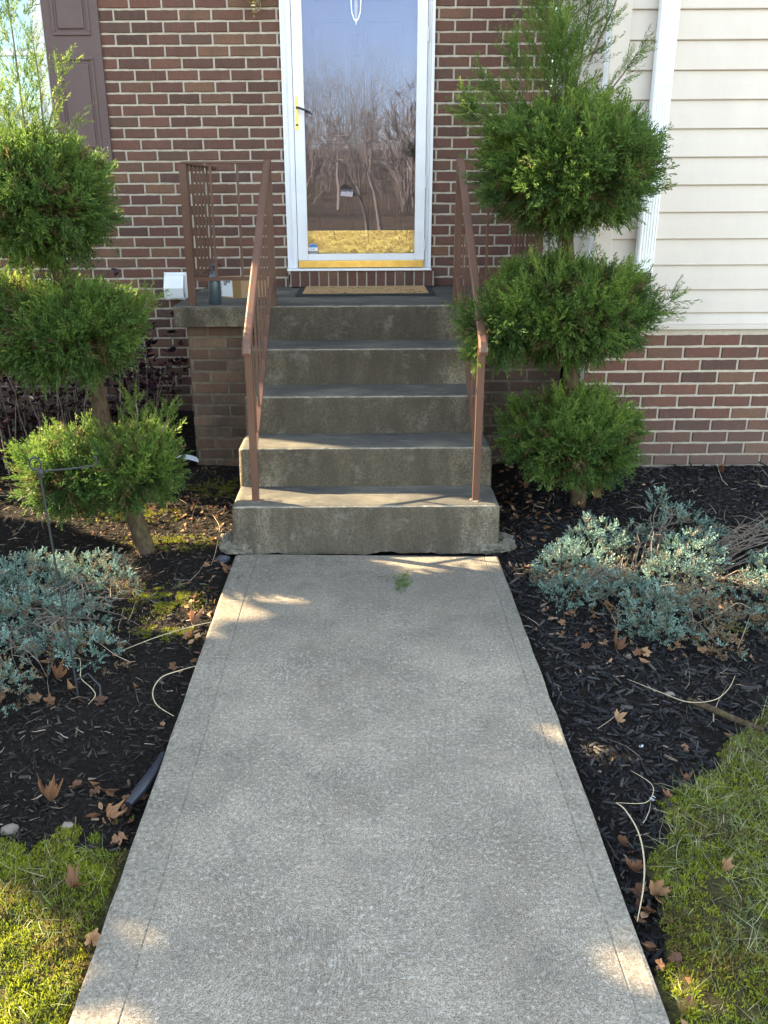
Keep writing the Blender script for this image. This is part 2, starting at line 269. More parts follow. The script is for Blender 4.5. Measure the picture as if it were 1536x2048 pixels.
class MB:
    def __init__(s): s.v = []; s.f = []
    def add(s, V, F): n = len(s.v); s.v += [tuple(v) for v in V]; s.f += [tuple(i+n for i in f) for f in F]; return s
    def box(s, x0, x1, y0, y1, z0, z1, bev=0.0):
        if bev <= 0:
            return s.add([(x0, y0, z0), (x1, y0, z0), (x1, y1, z0), (x0, y1, z0), (x0, y0, z1), (x1, y0, z1), (x1, y1, z1), (x0, y1, z1)], [(0, 3, 2, 1), (4, 5, 6, 7), (0, 1, 5, 4), (1, 2, 6, 5), (2, 3, 7, 6), (3, 0, 4, 7)])
        bm = bmesh.new(); bmesh.ops.create_cube(bm, size=1)
        for v in bm.verts: v.co = Vector(((x0+x1)/2+v.co.x*(x1-x0), (y0+y1)/2+v.co.y*(y1-y0), (z0+z1)/2+v.co.z*(z1-z0)))
        bmesh.ops.bevel(bm, geom=bm.edges[:], offset=bev, segments=2, profile=.6, affect='EDGES'); bm.verts.index_update()
        s.add([v.co[:] for v in bm.verts], [[v.index for v in f.verts] for f in bm.faces]); bm.free(); return s
    def bar(s, a, b, w, h, up=(0, 0, 1)):
        a, b = Vector(a), Vector(b); d = (b-a).normalized(); u = Vector(up); x = d.cross(u)
        if x.length < 1e-4: x = d.cross(Vector((0, 1, 0)))
        x.normalize(); y = x.cross(d).normalized(); V = []
        for p in (a, b):
            for i, j in ((-1, -1), (1, -1), (1, 1), (-1, 1)): V.append(p+x*(i*w/2)+y*(j*h/2))
        return s.add(V, [(0, 1, 2, 3), (7, 6, 5, 4), (0, 4, 5, 1), (1, 5, 6, 2), (2, 6, 7, 3), (3, 7, 4, 0)])
    def tube(s, pts, rad, n=8, cap=True):
        pts = [Vector(p) for p in pts]; rs = rad if isinstance(rad, (list, tuple)) else [rad]*len(pts); V = []; F = []; x = None
        for i, p in enumerate(pts):
            d = (pts[min(i+1, len(pts)-1)]-pts[max(i-1, 0)]).normalized()
            if x is None: x = d.cross(Vector((0, .1, 1)) if abs(d.z) < .9 else Vector((0, 1, 0))).normalized()
            x = (x-d*x.dot(d)).normalized(); y = d.cross(x)
            for k in range(n): a = 2*math.pi*k/n; V.append(p+(x*math.cos(a)+y*math.sin(a))*rs[i])
        for i in range(len(pts)-1):
            for k in range(n): F.append((i*n+k, i*n+(k+1) % n, (i+1)*n+(k+1) % n, (i+1)*n+k))
        if cap: F.append(tuple(range(n-1, -1, -1))); F.append(tuple((len(pts)-1)*n+k for k in range(n)))
        return s.add(V, F)
    def lathe(s, c, prof, n=24, axis=2):
        V = []; F = []
        for (r, h) in prof:
            for k in range(n):
                a = 2*math.pi*k/n; p = [r*math.cos(a), r*math.sin(a), h]
                if axis == 1: p = [p[0], p[2], p[1]]
                V.append((c[0]+p[0], c[1]+p[1], c[2]+p[2]))
        for i in range(len(prof)-1):
            for k in range(n): F.append((i*n+k, i*n+(k+1) % n, (i+1)*n+(k+1) % n, (i+1)*n+k))
        F.append(tuple(range(n-1, -1, -1))); F.append(tuple((len(prof)-1)*n+k for k in range(n))); return s.add(V, F)
    def prism(s, poly, axis, a, b):
        """poly of 2D points extruded along axis (0=x: poly is (y,z); 1=y: (x,z); 2=z: (x,y))"""
        def P(q, w): return ((w, q[0], q[1]) if axis == 0 else (q[0], w, q[1]) if axis == 1 else (q[0], q[1], w))
        n = len(poly); V = [P(q, a) for q in poly]+[P(q, b) for q in poly]
        return s.add(V, [tuple(range(n)), tuple(range(2*n-1, n-1, -1))]+[(i, i+n, (i+1) % n+n, (i+1) % n) for i in range(n)])
    def obj(s, name, mat, parent=None, at=None, smooth=False, **tg):
        o = obj(name, s.v, s.f, mat, parent, at, smooth, **tg)
        if smooth:
            me = o.data; bm = bmesh.new(); bm.from_mesh(me)
            for e in bm.edges:
                if len(e.link_faces) == 2 and e.calc_face_angle(0) > R(38): e.smooth = False
            bm.to_mesh(me); bm.free()
        return o
def fixn(o):
    bm = bmesh.new(); bm.from_mesh(o.data); bmesh.ops.recalc_face_normals(bm, faces=bm.faces[:]); bm.to_mesh(o.data); bm.free(); return o
def rotmats(d, roll):
    """frames with local Z along d"""
    d = d/np.linalg.norm(d, axis=1, keepdims=True); ref = np.where(np.abs(d[:, 2:3]) > .95, np.array([[1., 0, 0]]), np.array([[0, 0, 1.]]))
    x = np.cross(ref, d); x /= np.linalg.norm(x, axis=1, keepdims=True); y = np.cross(d, x)
    c, s_ = np.cos(roll)[:, None], np.sin(roll)[:, None]; X = x*c+y*s_; Y = -x*s_+y*c
    return np.stack([X, Y, d], axis=2)
def scatter(templ, P, D, S_, roll=None, rnd=None, dead=None):
    """templ: list of (V,F,tip). returns V,F,vc"""
    N = len(P); roll = rng.uniform(0, 2*np.pi, N) if roll is None else roll; rnd = rng.random(N) if rnd is None else rnd; dead = np.zeros(N) if dead is None else dead
    Rm = rotmats(np.asarray(D, float), roll); which = rng.integers(0, len(templ), N); VV = []; FF = []; CC = []; off = 0
    for k, (V, F, tip) in enumerate(templ):
        ix = np.where(which == k)[0]
        if not len(ix): continue
        v = np.einsum('nij,mj->nmi', Rm[ix], V)*S_[ix][:, None, None]+P[ix][:, None, :]; n, m = v.shape[:2]
        f = F[None]+(np.arange(n)*m)[:, None, None]+off; off += n*m
        c = np.stack([np.repeat(rnd[ix][:, None], m, 1), np.repeat(tip[None], n, 0), np.repeat(dead[ix][:, None], m, 1)], -1)
        VV.append(v.reshape(-1, 3)); FF.append(f.reshape(-1, F.shape[1])); CC.append(c.reshape(-1, 3))
    return np.concatenate(VV), np.concatenate(FF), np.concatenate(CC)
def tri(a, d, L, w, nrm):
    """scale-leaf triangle, widest a little above its base"""
    d = d/np.linalg.norm(d); s_ = np.cross(d, nrm); s_ /= (np.linalg.norm(s_)+1e-9); return [a+d*L*.1-s_*w/2, a+d*L*.25+s_*w/2, a+d*L]
def rhomb(a, d, L, w, nrm):
    """thin leaf-like rhomb quad"""
    d = d/np.linalg.norm(d); s_ = np.cross(d, nrm); s_ /= (np.linalg.norm(s_)+1e-9); b = a+d*L; m = a+d*L*.45
    return [a, m+s_*w/2, b, m-s_*w/2]
def spray(L, nside, tl, w, seed, sub=True, nsub=2):
    g = np.random.default_rng(seed); V = []; F = []; T = []
    def add(a, d, l, w_, t0):
        nrm = g.normal(size=3); q = tri(a, d, l, w_, nrm); n = len(V); V.extend(q); F.append([n, n+1, n+2]); T.extend([t0, t0+.05, min(1, t0+.35)])
    ax = np.array([0, 0, 1.]); p = np.zeros(3); segs = 3
    for i in range(segs):
        d = ax+g.normal(0, .08, 3); add(p, d, L/segs*1.25, w*1.1, i/segs*.7); p = p+d/np.linalg.norm(d)*L/segs
    for i in range(nside):
        t = (i+.5)/nside; a = ax*L*t*.95; ang = g.uniform(0, 2*np.pi); el = g.uniform(.45, .85)
        d = np.array([np.cos(ang)*np.sin(el), np.sin(ang)*np.sin(el), np.cos(el)]); l = tl*(1.15-t*.65)*g.uniform(.7, 1.2); add(a, d, l, w, .25+.5*t)
        if sub:
            for k in range(nsub):
                b = a+d*l*g.uniform(.3, .7); dd = d+g.normal(0, .45, 3); add(b, dd, l*.55, w*.85, .45+.4*t)
    return np.array(V), np.array(F), np.array(T)
def leaf_t(L, w, curl=.15, n=1):
    V = np.array([[0, 0, 0], [w*.38, curl*w, L*.25], [w*.5, curl*w*1.3, L*.5], [w*.3, curl*w, L*.8], [0, 0, L], [-w*.3, curl*w, L*.8], [-w*.5, curl*w*1.3, L*.5], [-w*.38, curl*w, L*.25], [0, 0, L*.5]])
    F = np.array([[0, 1, 2, 8], [8, 2, 3, 4], [8, 4, 5, 6], [0, 8, 6, 7]]); return V, F, np.linspace(0, 1, 9)
def sm(a, b, x): t = np.clip((x-a)/(b-a), 0, 1); return t*t*(3-2*t)

# ---------------------------------------------------------------- ground
def vnoise(x, y, s, seed=0):
    """cheap smooth value noise, vectorised"""
    x = np.asarray(x)*s+seed*17.3; y = np.asarray(y)*s+seed*9.1; xi = np.floor(x); yi = np.floor(y); u = x-xi; v = y-yi; u = u*u*(3-2*u); v = v*v*(3-2*v)
    h = lambda a, b: np.modf(np.abs(np.sin(a*127.1+b*311.7+seed)*43758.5453))[0]
    return (h(xi, yi)*(1-u)+h(xi+1, yi)*u)*(1-v)+(h(xi, yi+1)*(1-u)+h(xi+1, yi+1)*u)*v
RB = [(.55, .8), (.60, 1.35), (.66, 1.45), (.70, 1.62), (.72, 1.74), (.86, 2.01), (.97, 2.075), (1.05, 2.17), (1.19, 2.30), (1.30, 2.40), (1.6, 2.62), (2.2, 2.95), (6, 4)]
def mossmask(x, y):
    x = np.asarray(x, float); y = np.asarray(y, float); wob = (vnoise(x, y, 9, 3)-.5)*.14+(vnoise(x, y, 31, 4)-.5)*.09
    yb = np.interp(x, [p[0] for p in RB], [p[1] for p in RB]); r = sm(-.05, .05, yb-y+wob)*(x > .6)
    l = sm(-.05, .05, 1.85+np.where(x < -.6, (x+.6)*-.02, 0)-y+wob)*(x < -.6); return np.maximum(r, l)
def gz(x, y):
    x = np.asarray(x, float); y = np.asarray(y, float)
    z = -.035+.13*sm(4.6, 6.1, y)*(x < 0)+.13*sm(3.3, 4.75, y)*(x > 0)*sm(.62, 1.1, x)
    z = z+(vnoise(x, y, 5)-.5)*.03+(vnoise(x, y, 14, 1)-.5)*.014
    z = z-.012*(1-sm(.61, .75, np.abs(x)))
    m = mossmask(x, y); z = z+m*(.005+.018*vnoise(x, y, 11, 5)+.012*vnoise(x, y, 25, 6))
    return np.where(np.abs(x) < .6, -.09, z)
xs = np.unique(np.concatenate([np.arange(-6, -2.6, .15), np.arange(-2.6, -.6, .035), [-.62, -.60, .60, .62], np.arange(.65, 2.6, .035), np.arange(2.6, 6.01, .15)])); ys = np.unique(np.concatenate([np.arange(-3, .8, .15), np.arange(.8, 6.2, .035), [6.3]]))
X, Yg = np.meshgrid(xs, ys); Zg = gz(X, Yg); nx, ny = len(xs), len(ys)
V = np.stack([X, Yg, Zg], -1).reshape(-1, 3); i, j = np.meshgrid(np.arange(nx-1), np.arange(ny-1)); a = (j*nx+i).ravel(); F = np.stack([a, a+1, a+nx+1, a+nx], 1)
mm = mossmask(X, Yg).ravel(); vc = np.stack([mm, mm*0, mm*0], 1)
obj('planting_bed', V, F, 'soil', vc=vc, smooth=True, kind='structure')
# far ground with a gentle brown hill behind the viewer
gx = np.concatenate([np.linspace(-600, -40, 15), np.linspace(-36, 36, 25), np.linspace(40, 600, 15)]); gy = np.concatenate([np.linspace(-600, -60, 28), np.linspace(-56, -4, 27), [0, 8, 20, 60, 200, 600]])
X, Yg = np.meshgrid(gx, gy); Zg = np.full_like(X, -.14)+sm(-60, -220, Yg)*13*(.7+.6*vnoise(X, Yg, .012))+.25*vnoise(X, Yg, .2)*sm(-5, -12, Yg)
nx, ny = X.shape[1], X.shape[0]; V = np.stack([X, Yg, Zg], -1).reshape(-1, 3); i, j = np.meshgrid(np.arange(nx-1), np.arange(ny-1)); a = (j*nx+i).ravel()
F = np.stack([a, a+1, a+nx+1, a+nx], 1); obj('ground', V, F, 'lawn_ground', smooth=True, kind='structure')

# walkway slab: profile with tooled grooves, lofted along y with an uneven end at the steps
W = .611; prof = [(-W, -.11), (-W, -.010), (-W+.004, -.003), (-W+.012, 0)]
for gxp in (-.505, .548): prof += [(gxp-.003, .0), (gxp-.001, -.002), (gxp+.001, -.002), (gxp+.003, .0)]
prof += [(W-.012, 0), (W-.004, -.003), (W, -.010), (W, -.11)]
ysw = np.concatenate([np.linspace(-3, 3.6, 67), [3.66]]); V = []; F = []; n = len(prof)
for yi in ysw:
    for (x, z) in prof:
        y = yi+(.05+.018*math.sin(x*9)+.012*mnoise.noise((x*25, 0, 3)) if yi > 3.65 else 0); w = .0035*mnoise.noise((x*2, yi*9, 1)) if abs(x) > W-.02 and z > -.05 else 0
        g_ = .003*mnoise.noise((yi*3, x, 7)) if abs(abs(x)-.52) < .04 else 0
        V.append((x+w+g_, y, z-.006*max(0, (y-3.4)/.3)))
for q in range(len(ysw)-1):
    for k in range(n-1): F.append((q*n+k, q*n+k+1, (q+1)*n+k+1, (q+1)*n+k))
F.append(tuple((len(ysw)-1)*n+k for k in range(n-1, -1, -1)))
fixn(obj('walkway', V, F, 'walk_concrete', kind='structure'))

# ---------------------------------------------------------------- brick pieces
BL, BH, BD, MJ = .2032, .0677, .09, .0125
def brick_mesh(L, H, D, seed, mat, name='brick'):
    """irregular brick: jittered long edges, front recess at the rim. local origin at the front-face centre, front towards -Y"""
    g = random.Random(seed); nseg = max(2, int(L/.035)); top = []; bot = []
    for k in range(nseg+1):
        x = -L/2+L*k/nseg; top.append((x+(g.uniform(-.0014, .0014) if 0 < k < nseg else 0), H/2+g.uniform(-.0017, .0012))); bot.append((x, -H/2+g.uniform(-.0012, .0017)))
    ring = bot+top[::-1]; n = len(ring); e = .0028
    V = [(x*(1-2*e/L), g.uniform(-.0006, .0006), z*(1-2*e/H)) for x, z in ring]+[(x, e, z) for x, z in ring]+[(x, D, z) for x, z in ring]
    F = [tuple(range(n))]+[(i, n+i, n+(i+1) % n, (i+1) % n) for i in range(n)]+[(n+i, 2*n+i, 2*n+(i+1) % n, n+(i+1) % n) for i in range(n)]
    return V, F
def mk(name, V, F, mat): me = bpy.data.meshes.new(name); me.from_pydata(V, [], F); me.materials.append(M[mat]); me.update(); return me
BPOOL = {}
def bmesh_for(L, H, mat, D=.085):
    key = (round(L, 3), round(H, 3), mat, D)
    if key not in BPOOL: BPOOL[key] = [brick_mesh(L, H, D, hash(key) % 1000+k, mat) for k in range(5)]; BPOOL[key] = [(v, f, mk('brick', v, f, mat)) for v, f in BPOOL[key]]
    return random.choice(BPOOL[key])
def courses(x0, x1, z0, z1, ztop, joint, holes=(), wb=BL):
    """returns bricks as (xc, zc, L); ztop = height of a mortar line, joint = x of a head joint in the course below it"""
    out = []; k0 = math.ceil((ztop-z1)/BH-.5); k = k0
    while ztop-(k+1)*BH > z0-BH*.5:
        zc = ztop-(k+.5)*BH; ph = joint+(wb/2 if k % 2 else 0); q = math.floor((x0-ph)/wb)
        while ph+q*wb < x1:
            a, b = max(x0, ph+q*wb+MJ/2), min(x1, ph+(q+1)*wb-MJ/2); q += 1; segs = [(a, b)]
            for (hx0, hx1, hz0, hz1) in holes:
                if hz0-BH*.3 < zc < hz1+BH*.3:
                    ns = []
                    for (s0, s1) in segs:
                        if s1 <= hx0 or s0 >= hx1: ns.append((s0, s1))
                        else:
                            if s0 < hx0-.008: ns.append((s0, hx0-.003))
                            if s1 > hx1+.008: ns.append((hx1+.003, s1))
                    segs = ns
            out += [((s0+s1)/2, zc, s1-s0) for s0, s1 in segs if s1-s0 > .007]
        k += 1
    return out
def project(x, y, z):
    p = cam.matrix_world.inverted() @ Vector((x, y, z)); f = 1735.75
    return (731.6+f*p.x/-p.z, 1024-f*p.y/-p.z, -p.z) if p.z < 0 else (-9e9, -9e9, 1)

def add_bricks(parent, lst, mat, limit, stuffname, plane='y'):
    """lst: (x,y,z,L,H,rotz). the `limit` largest in view become single sub-parts, the rest one joined mesh"""
    def key(b):
        u, v, d = project(b[0], b[1], b[2]); inside = (-30 < u < 1566 and -20 < v < 2060); return (0 if inside else 1, d+random.random()*.01)
    vis = sorted(lst, key=key); single, rest = vis[:limit], vis[limit:]
    for (x, y, z, L, H, rz) in single:
        me = bmesh_for(round(L, 2) if abs(L-BL+MJ) > .004 else BL-MJ, H, mat)[2]
        o = place(me, 'brick', parent, (x, y+random.uniform(-.0012, .0012), z)); o.rotation_euler = (0, random.uniform(-.004, .004), rz)
        if abs(L-BL+MJ) > .004: o.scale.x = L/round(L, 2)
    if rest:
        mb = MB()
        for (x, y, z, L, H, rz) in rest:
            Vb, Fb, _ = bmesh_for(round(L, 2) if abs(L-BL+MJ) > .004 else BL-MJ, H, mat); s_ = L/round(L, 2) if abs(L-BL+MJ) > .004 else 1
            c_, sn = math.cos(rz), math.sin(rz); jy = random.uniform(-.0012, .0012)
            mb.add([(x+(v[0]*s_)*c_-v[1]*sn, y+jy+(v[0]*s_)*sn+v[1]*c_, z+v[2]) for v in Vb], Fb)
        mb.obj(stuffname, mat, parent, kind='stuff')

# ---------------------------------------------------------------- house
HB = H_BR = BH-MJ
house = empty('house', (0, 6.2, 0), 'red brick house with a white framed storm door and a cream siding wing', 'house')
YW, YG, XC = 6.15, 4.73, 1.205
wall = MB()
DX0, DX1, DZ0 = -.520, .452, .985
WX0, WX1, WZ0, WZ1 = -2.95, -1.995, 1.70, 3.25
yb0, yb1 = YW+.007, YW+.25
for (a, b, c_, d) in ((-5.1, WX0, -.2, 5.3), (WX0, WX1, -.2, WZ0), (WX0, WX1, WZ1, 5.3), (WX1, DX0, -.2, 5.3), (DX0, DX1, -.2, DZ0), (DX0, DX1, 3.12, 5.3), (DX1, 1.20, -.2, 5.3)): wall.box(a, b, yb0, yb1, c_, d)
mw = wall.obj('brick_wall', 'mortar', house)
lst = [(x, YW, z, L, HB, 0) for x, z, L in courses(-5.1, 1.195, -.1, 3.9, 2.6546, -.947, [(DX0, DX1, DZ0-.02, 3.12), (WX0, WX1, WZ0, WZ1)])]
nvis = sorted(lst, key=lambda b: b[0])
wing = MB(); wing.box(XC, 4.5, YG+.007, YG+.2, -.2, .872); wing.box(XC, XC+.2, YG+.2, YW+.1, -.2, .872); fw = wing.obj('foundation_wall', 'mortar', house)
lst2 = [(x, YG, z, L, HB, 0) for x, z, L in courses(XC+.002, 4.5, -.1, .872, .7128, 1.633) if z < .86]
lst2s = [(XC-.007, YG+.007+x, z, L, HB, -math.pi/2) for x, z, L in courses(.085, 1.35, -.1, .872, .7128, 0.0) if z < .86]
def inview(b): u, v, d = project(b[0], b[1], b[2]); return -20 < u < 1556 and -15 < v < 2050
# hidden-by-plants and out-of-view bricks go into the joined part first
add_bricks(fw, lst2+lst2s, 'brick', 62, 'brick_courses')
add_bricks(mw, lst, 'brick', 236, 'brick_courses')
# rowlock doorstep under the storm door
ds = MB().box(-.502, .468, 6.065, 6.14, .979, 1.072).obj('door_step', 'mortar', house)
nb = 15; wv = .965/nb
for k in range(nb):
    x = -.500+wv*(k+.5); V_, F_ = brick_mesh(wv-.010, .1035, .085, k+50, 'brick'); o = place(mk('sill_brick', V_, F_, 'brick'), 'sill_brick', ds, (x, 6.055+random.uniform(-.002, .002), 1.0275))
MB().box(-.52, .452, 6.045, 6.149, 1.0805, 1.094, .003).obj('threshold', 'white_trim', house)
# gable upper storey, roof, far body (out of frame)
MB().box(-5.1, 1.2, 6.4, 12.5, -.2, 5.3).obj('house_body', 'siding', house)
rf = MB(); rf.prism([(5.75, 5.302), (12.9, 5.302), (9.3, 7.6)], 0, -5.2, 4.8); rf.obj('roof', 'roof_shingle', house)
# storm door frame
fr = empty('door_frame', (-.03, 6.12, 1.09), parent=house); 
def jamb(x0, x1, s_):
    mb = MB(); w = x1-x0; prof_ = [(x0, 6.150), (x0, 6.118), (x0+s_*.0, 6.112)]
    mb.box(x0, x1, 6.124, 6.149, 1.096, 3.11, .003); mb.box(x0+w*.28, x0+w*.42, 6.112, 6.1235, 1.096, 3.11, .002); mb.box(x0+w*.55, x0+w*.98, 6.116, 6.1238, 1.096, 3.11, .002); return mb
jamb(DX0, -.449, 1).obj('jamb', 'door_frame_white', fr); jamb(.407, DX1, -1).obj('jamb', 'door_frame_white', fr)
MB().box(DX0, DX1, 6.124, 6.149, 3.111, 3.16, .003).obj('head', 'door_frame_white', fr)
mbx = MB(); mbx.box(DX0, -.47, 6.151, 6.27, 1.05, 3.11); mbx.box(.43, DX1, 6.151, 6.27, 1.05, 3.11); mbx.obj('reveal', 'door_frame_white', fr)
MB().box(-.470, .430, 6.149, 6.30, 1.0, 1.0795).obj('sill', 'door_frame_white', fr)
sd = empty('storm_door', (-.02, 6.11, 1.10), parent=house)
def stile(x0, x1): mb = MB(); mb.box(x0, x1, 6.098, 6.122, 1.145, 3.1, .004); return mb
stile(-.446, -.379).obj('stile', 'door_frame_white', sd); stile(.338, .404).obj('stile', 'door_frame_white', sd)
MB().box(-.3785, .3375, 6.0985, 6.1215, 1.145, 1.188, .003).obj('bottom_rail', 'door_frame_white', sd)
MB().box(-.3785, .3375, 6.0985, 6.1215, 3.03, 3.1, .003).obj('top_rail', 'door_frame_white', sd)
MB().box(-.446, .404, 6.096, 6.122, 1.098, 1.1445, .003).obj('brass_sweep', 'brass', sd)
MB().box(-.3785, .3375, 6.107, 6.111, 1.188, 3.03).obj('glass_pane', 'storm_glass', sd)
hn = MB(); hn.box(-.437, -.417, 6.0945, 6.0978, 1.955, 2.15, .001); hp = hn.obj('handle_plate', 'brass', sd)
MB().tube([(-.425, 6.095, 2.085), (-.425, 6.06, 2.085), (-.41, 6.05, 2.082), (-.335, 6.045, 2.055)], [.007, .007, .007, .005], 8).obj('handle', 'black_metal', hp, smooth=True)
MB().lathe((-.427, 6.0935, 1.985), [(.008, -.003), (.008, .001)], 12, axis=1).obj('lock', 'black_metal', hp)
for z0, z1 in ((2.46, 2.54), (1.60, 1.68), (1.21, 1.28)): MB().box(.4045, .4105, 6.100, 6.1155, z0, z1, .001).obj('hinge', 'door_frame_white', sd)
MB().box(-.506, -.494, 6.117, 6.1235, 2.245, 2.315, .001).obj('strike', 'brass', fr)
# sticker on the storm glass
stc = MB().lathe((-.345, 6.1035, 1.222), [(.0335, -.0005), (.0335, .0015)], 32, axis=1).obj('round_sticker', 'sticker_silver', sd)
def disc_band(z0, z1, r, name, mat, y):
    pts = []; N = 12
    for k in range(N+1): z = z0+(z1-z0)*k/N; pts.append((math.sqrt(max(0, r*r-z*z)), z))
    poly = [(-.345+x, 1.222+z) for x, z in pts]+[(-.345-x, 1.222+z) for x, z in pts[::-1]]; return fixn(MB().prism(poly, 1, y, y+.0006).obj(name, mat, stc))
disc_band(.008, .030, .0305, 'blue_band', 'sticker_blue', 6.1018); disc_band(-.015, .0075, .0305, 'white_band', 'sticker_white', 6.1018); disc_band(-.030, -.0155, .0305, 'grey_band', 'sticker_grey', 6.1018)
mb = MB()
for k, w in enumerate((.005, .004, .006, .003)): mb.box(-.362+k*.0085, -.362+k*.0085+w, 6.101, 6.1016, 1.2145, 1.2225)
mb.obj('sticker_print', 'sticker_grey', stc)
# entry door with raised panels behind the glass
ed = empty('entry_door', (-.02, 6.23, 1.09), parent=house)
MB().box(-.468, .428, 6.232, 6.275, 1.081, 3.12).obj('door_slab', 'entry_door_paint', ed)
for x0, x1 in ((-.300, -.090), (.030, .240)):
    for z0, z1 in ((1.335, 1.78), (1.90, 2.585), (2.72, 3.0)):
        mb = MB()
        for (a, b, c_, d) in ((x0-.016, x1+.016, z0-.016, z0), (x0-.016, x1+.016, z1, z1+.016), (x0-.016, x0, z0, z1), (x1, x1+.016, z0, z1)): mb.box(a, b, 6.220, 6.2315, c_, d, .004)
        mb.box(x0+.028, x1-.028, 6.222, 6.2316, z0+.028, z1-.028, .005); mb.obj('door_panel', 'entry_door_paint', ed)
kn = MB(); pts = []
for k in range(13): a = math.pi*k/12; pts.append((-.043+.031*math.cos(a), 6.205, 2.70+.02*math.sin(a)))
kn.tube([(-.012, 6.205, 2.70), (-.016, 6.204, 2.64), (-.030, 6.203, 2.60), (-.043, 6.203, 2.585), (-.056, 6.203, 2.60), (-.070, 6.204, 2.64), (-.074, 6.205, 2.70)]+pts[::-1], .0042, 6); kn.lathe((-.043, 6.212, 2.66), [(.003, -.10), (.009, -.09), (.006, -.075), (.011, -.05), (.013, .04), (.018, .055), (.014, .075)], 12); kn.obj('door_knocker', 'chrome', ed, smooth=True)
kp = MB().box(-.060, -.026, 6.215, 6.2305, 2.395, 2.525, .004).obj('keypad', 'keypad_plastic', ed)
for z in (2.50, 2.46, 2.42): MB().lathe((-.043, 6.213, z), [(.009, -.001), (.009, .002)], 14, axis=1).obj('button', 'black_metal', kp)
MB().box(-.405, .365, 6.214, 6.2315, 1.105, 1.333, .001).obj('brass_kickplate', 'polished_brass', ed)
kk = MB()
for x in (-.38, -.20, -.02, .16, .34): kk.lathe((x, 6.2125, 1.318), [(.004, -.001), (.004, .001)], 8, axis=1)
kk.obj('kickplate_screws', 'antique_brass', ed, kind='stuff')
MB().box(-.625, -.610, 6.135, 6.149, 1.372, 1.448, .003).obj('doorbell', 'white_trim', house)
# window
wn = empty('window', (-2.47, 6.15, 1.7), parent=house)
mb = MB()
for a, b, c_, d in ((WX0, WX1, WZ0, WZ0+.05), (WX0, WX1, WZ1-.05, WZ1), (WX0, WX0+.04, WZ0+.05, WZ1-.05), (WX1-.04, WX1, WZ0+.05, WZ1-.05)): mb.box(a, b, 6.13, 6.20, c_, d, .004)
mb.obj('window_frame', 'white_trim', wn)
for nm, zz0, zz1, yo in (('upper_sash', 2.40, 3.2, 6.155), ('lower_sash', 1.75, 2.44, 6.168)):
    mb = MB()
    for a, b, c_, d in ((WX0+.041, WX1-.041, zz0, zz0+.04), (WX0+.041, WX1-.041, zz1-.04, zz1), (WX0+.041, WX0+.08, zz0+.04, zz1-.04), (WX1-.08, WX1-.041, zz0+.04, zz1-.04)): mb.box(a, b, yo, yo+.012, c_, d, .003)
    for q in (1, 2): xg = WX0+.08+(WX1-WX0-.16)*q/3; mb.box(xg-.010, xg+.010, yo+.014, yo+.020, zz0+.041, zz1-.041)
    sh = mb.obj(nm, 'white_trim', wn); MB().box(WX0+.081, WX1-.081, yo+.004, yo+.008, zz0+.041, zz1-.041).obj('glass_pane', 'window_glass', sh)
Vc = []; Fc = []; N = 80
for k in range(N+1):
    x = WX0+(WX1-WX0)*k/N; y = 6.235+.012*math.sin(k*.9)+.004*math.sin(k*2.3); Vc += [(x, y, 1.7), (x, y, 3.25)]
for k in range(N): Fc.append((2*k, 2*k+2, 2*k+3, 2*k+1))
obj('curtain', Vc, Fc, 'curtain', wn, smooth=True)
MB().box(WX0, WX1, 6.27, 6.28, 1.7, 3.25).obj('blind', 'blind', wn)
# shutter
sx0, sx1, sz0, sz1 = -1.990, -1.643, 1.737, 3.2; shp = empty('shutter', (-1.82, 6.14, 1.737), parent=house)
mb = MB().box(sx0, sx1, 6.118, 6.149, sz0, sz1, .003); mb.obj('shutter_board', 'shutter_brown', shp)
for z0, z1 in ((1.82, 2.385), (2.505, 3.11)):
    x0, x1 = sx0+.055, sx1-.055; mb = MB()
    for a, b, c_, d in ((x0, x1, z0, z0+.018), (x0, x1, z1-.018, z1), (x0, x0+.018, z0+.018, z1-.018), (x1-.018, x1, z0+.018, z1-.018)): mb.box(a, b, 6.108, 6.1175, c_, d, .004)
    mb.box(x0+.036, x1-.036, 6.109, 6.1176, z0+.036, z1-.036, .007); mb.obj('raised_panel', 'shutter_brown', shp)
MB().lathe((-1.665, 6.116, 1.86), [(.0035, -.001), (.0035, .002)], 8, axis=1).obj('screw', 'white_trim', shp)
# siding wing
def lap(x0, x1, z, h, side=False):
    pr = [(.010, 0), (-.0075, .0), (-.0095, .004), (-.0085, .012), (-.0045, h*.5), (.002, h-.010), (.004, h-.001), (.010, h-.001)]
    mb = MB()
    if not side: mb.prism([(YG+y, z+q) for y, q in pr], 0, x0, x1)
    else: mb.prism([(XC+y, z+q) for y, q in pr], 1, x0, x1)
    return mb
zs = [.898, .962, 1.082]+[1.208+.1315*k for k in range(20)]
sid = MB().box(XC+.012, 4.5, YG+.0105, YG+.15, .873, 5.2); sid.box(XC+.0121, XC+.15, YG+.151, YW-.002, .873, 5.2); sidw = sid.obj('siding_wall', 'siding', house)
for k in range(len(zs)-1):
    fixn(lap(1.288, 4.5, zs[k], zs[k+1]-zs[k]).obj('siding_panel', 'siding', sidw)); fixn(lap(YG+.075, YW-.003, zs[k], zs[k+1]-zs[k], True).obj('siding_panel', 'siding', sidw))
MB().box(XC-.012, 4.5, YG-.014, YG+.009, .8735, .8975, .003).obj('starter_strip', 'siding', sidw)
cp = MB(); cp.box(1.197, 1.2875, YG-.018, YG+.009, .899, 3.85, .004); cp.obj('corner_post', 'siding', sidw)
MB().box(1.193, XC-.001, YG-.008, YG+.074, .899, 3.85, .003).obj('corner_post', 'white_trim', sidw)
pr = [];  # corrugated downspout
dx0, dx1, dy0, dy1 = 1.409, 1.495, 4.648, 4.706; ribs = 5
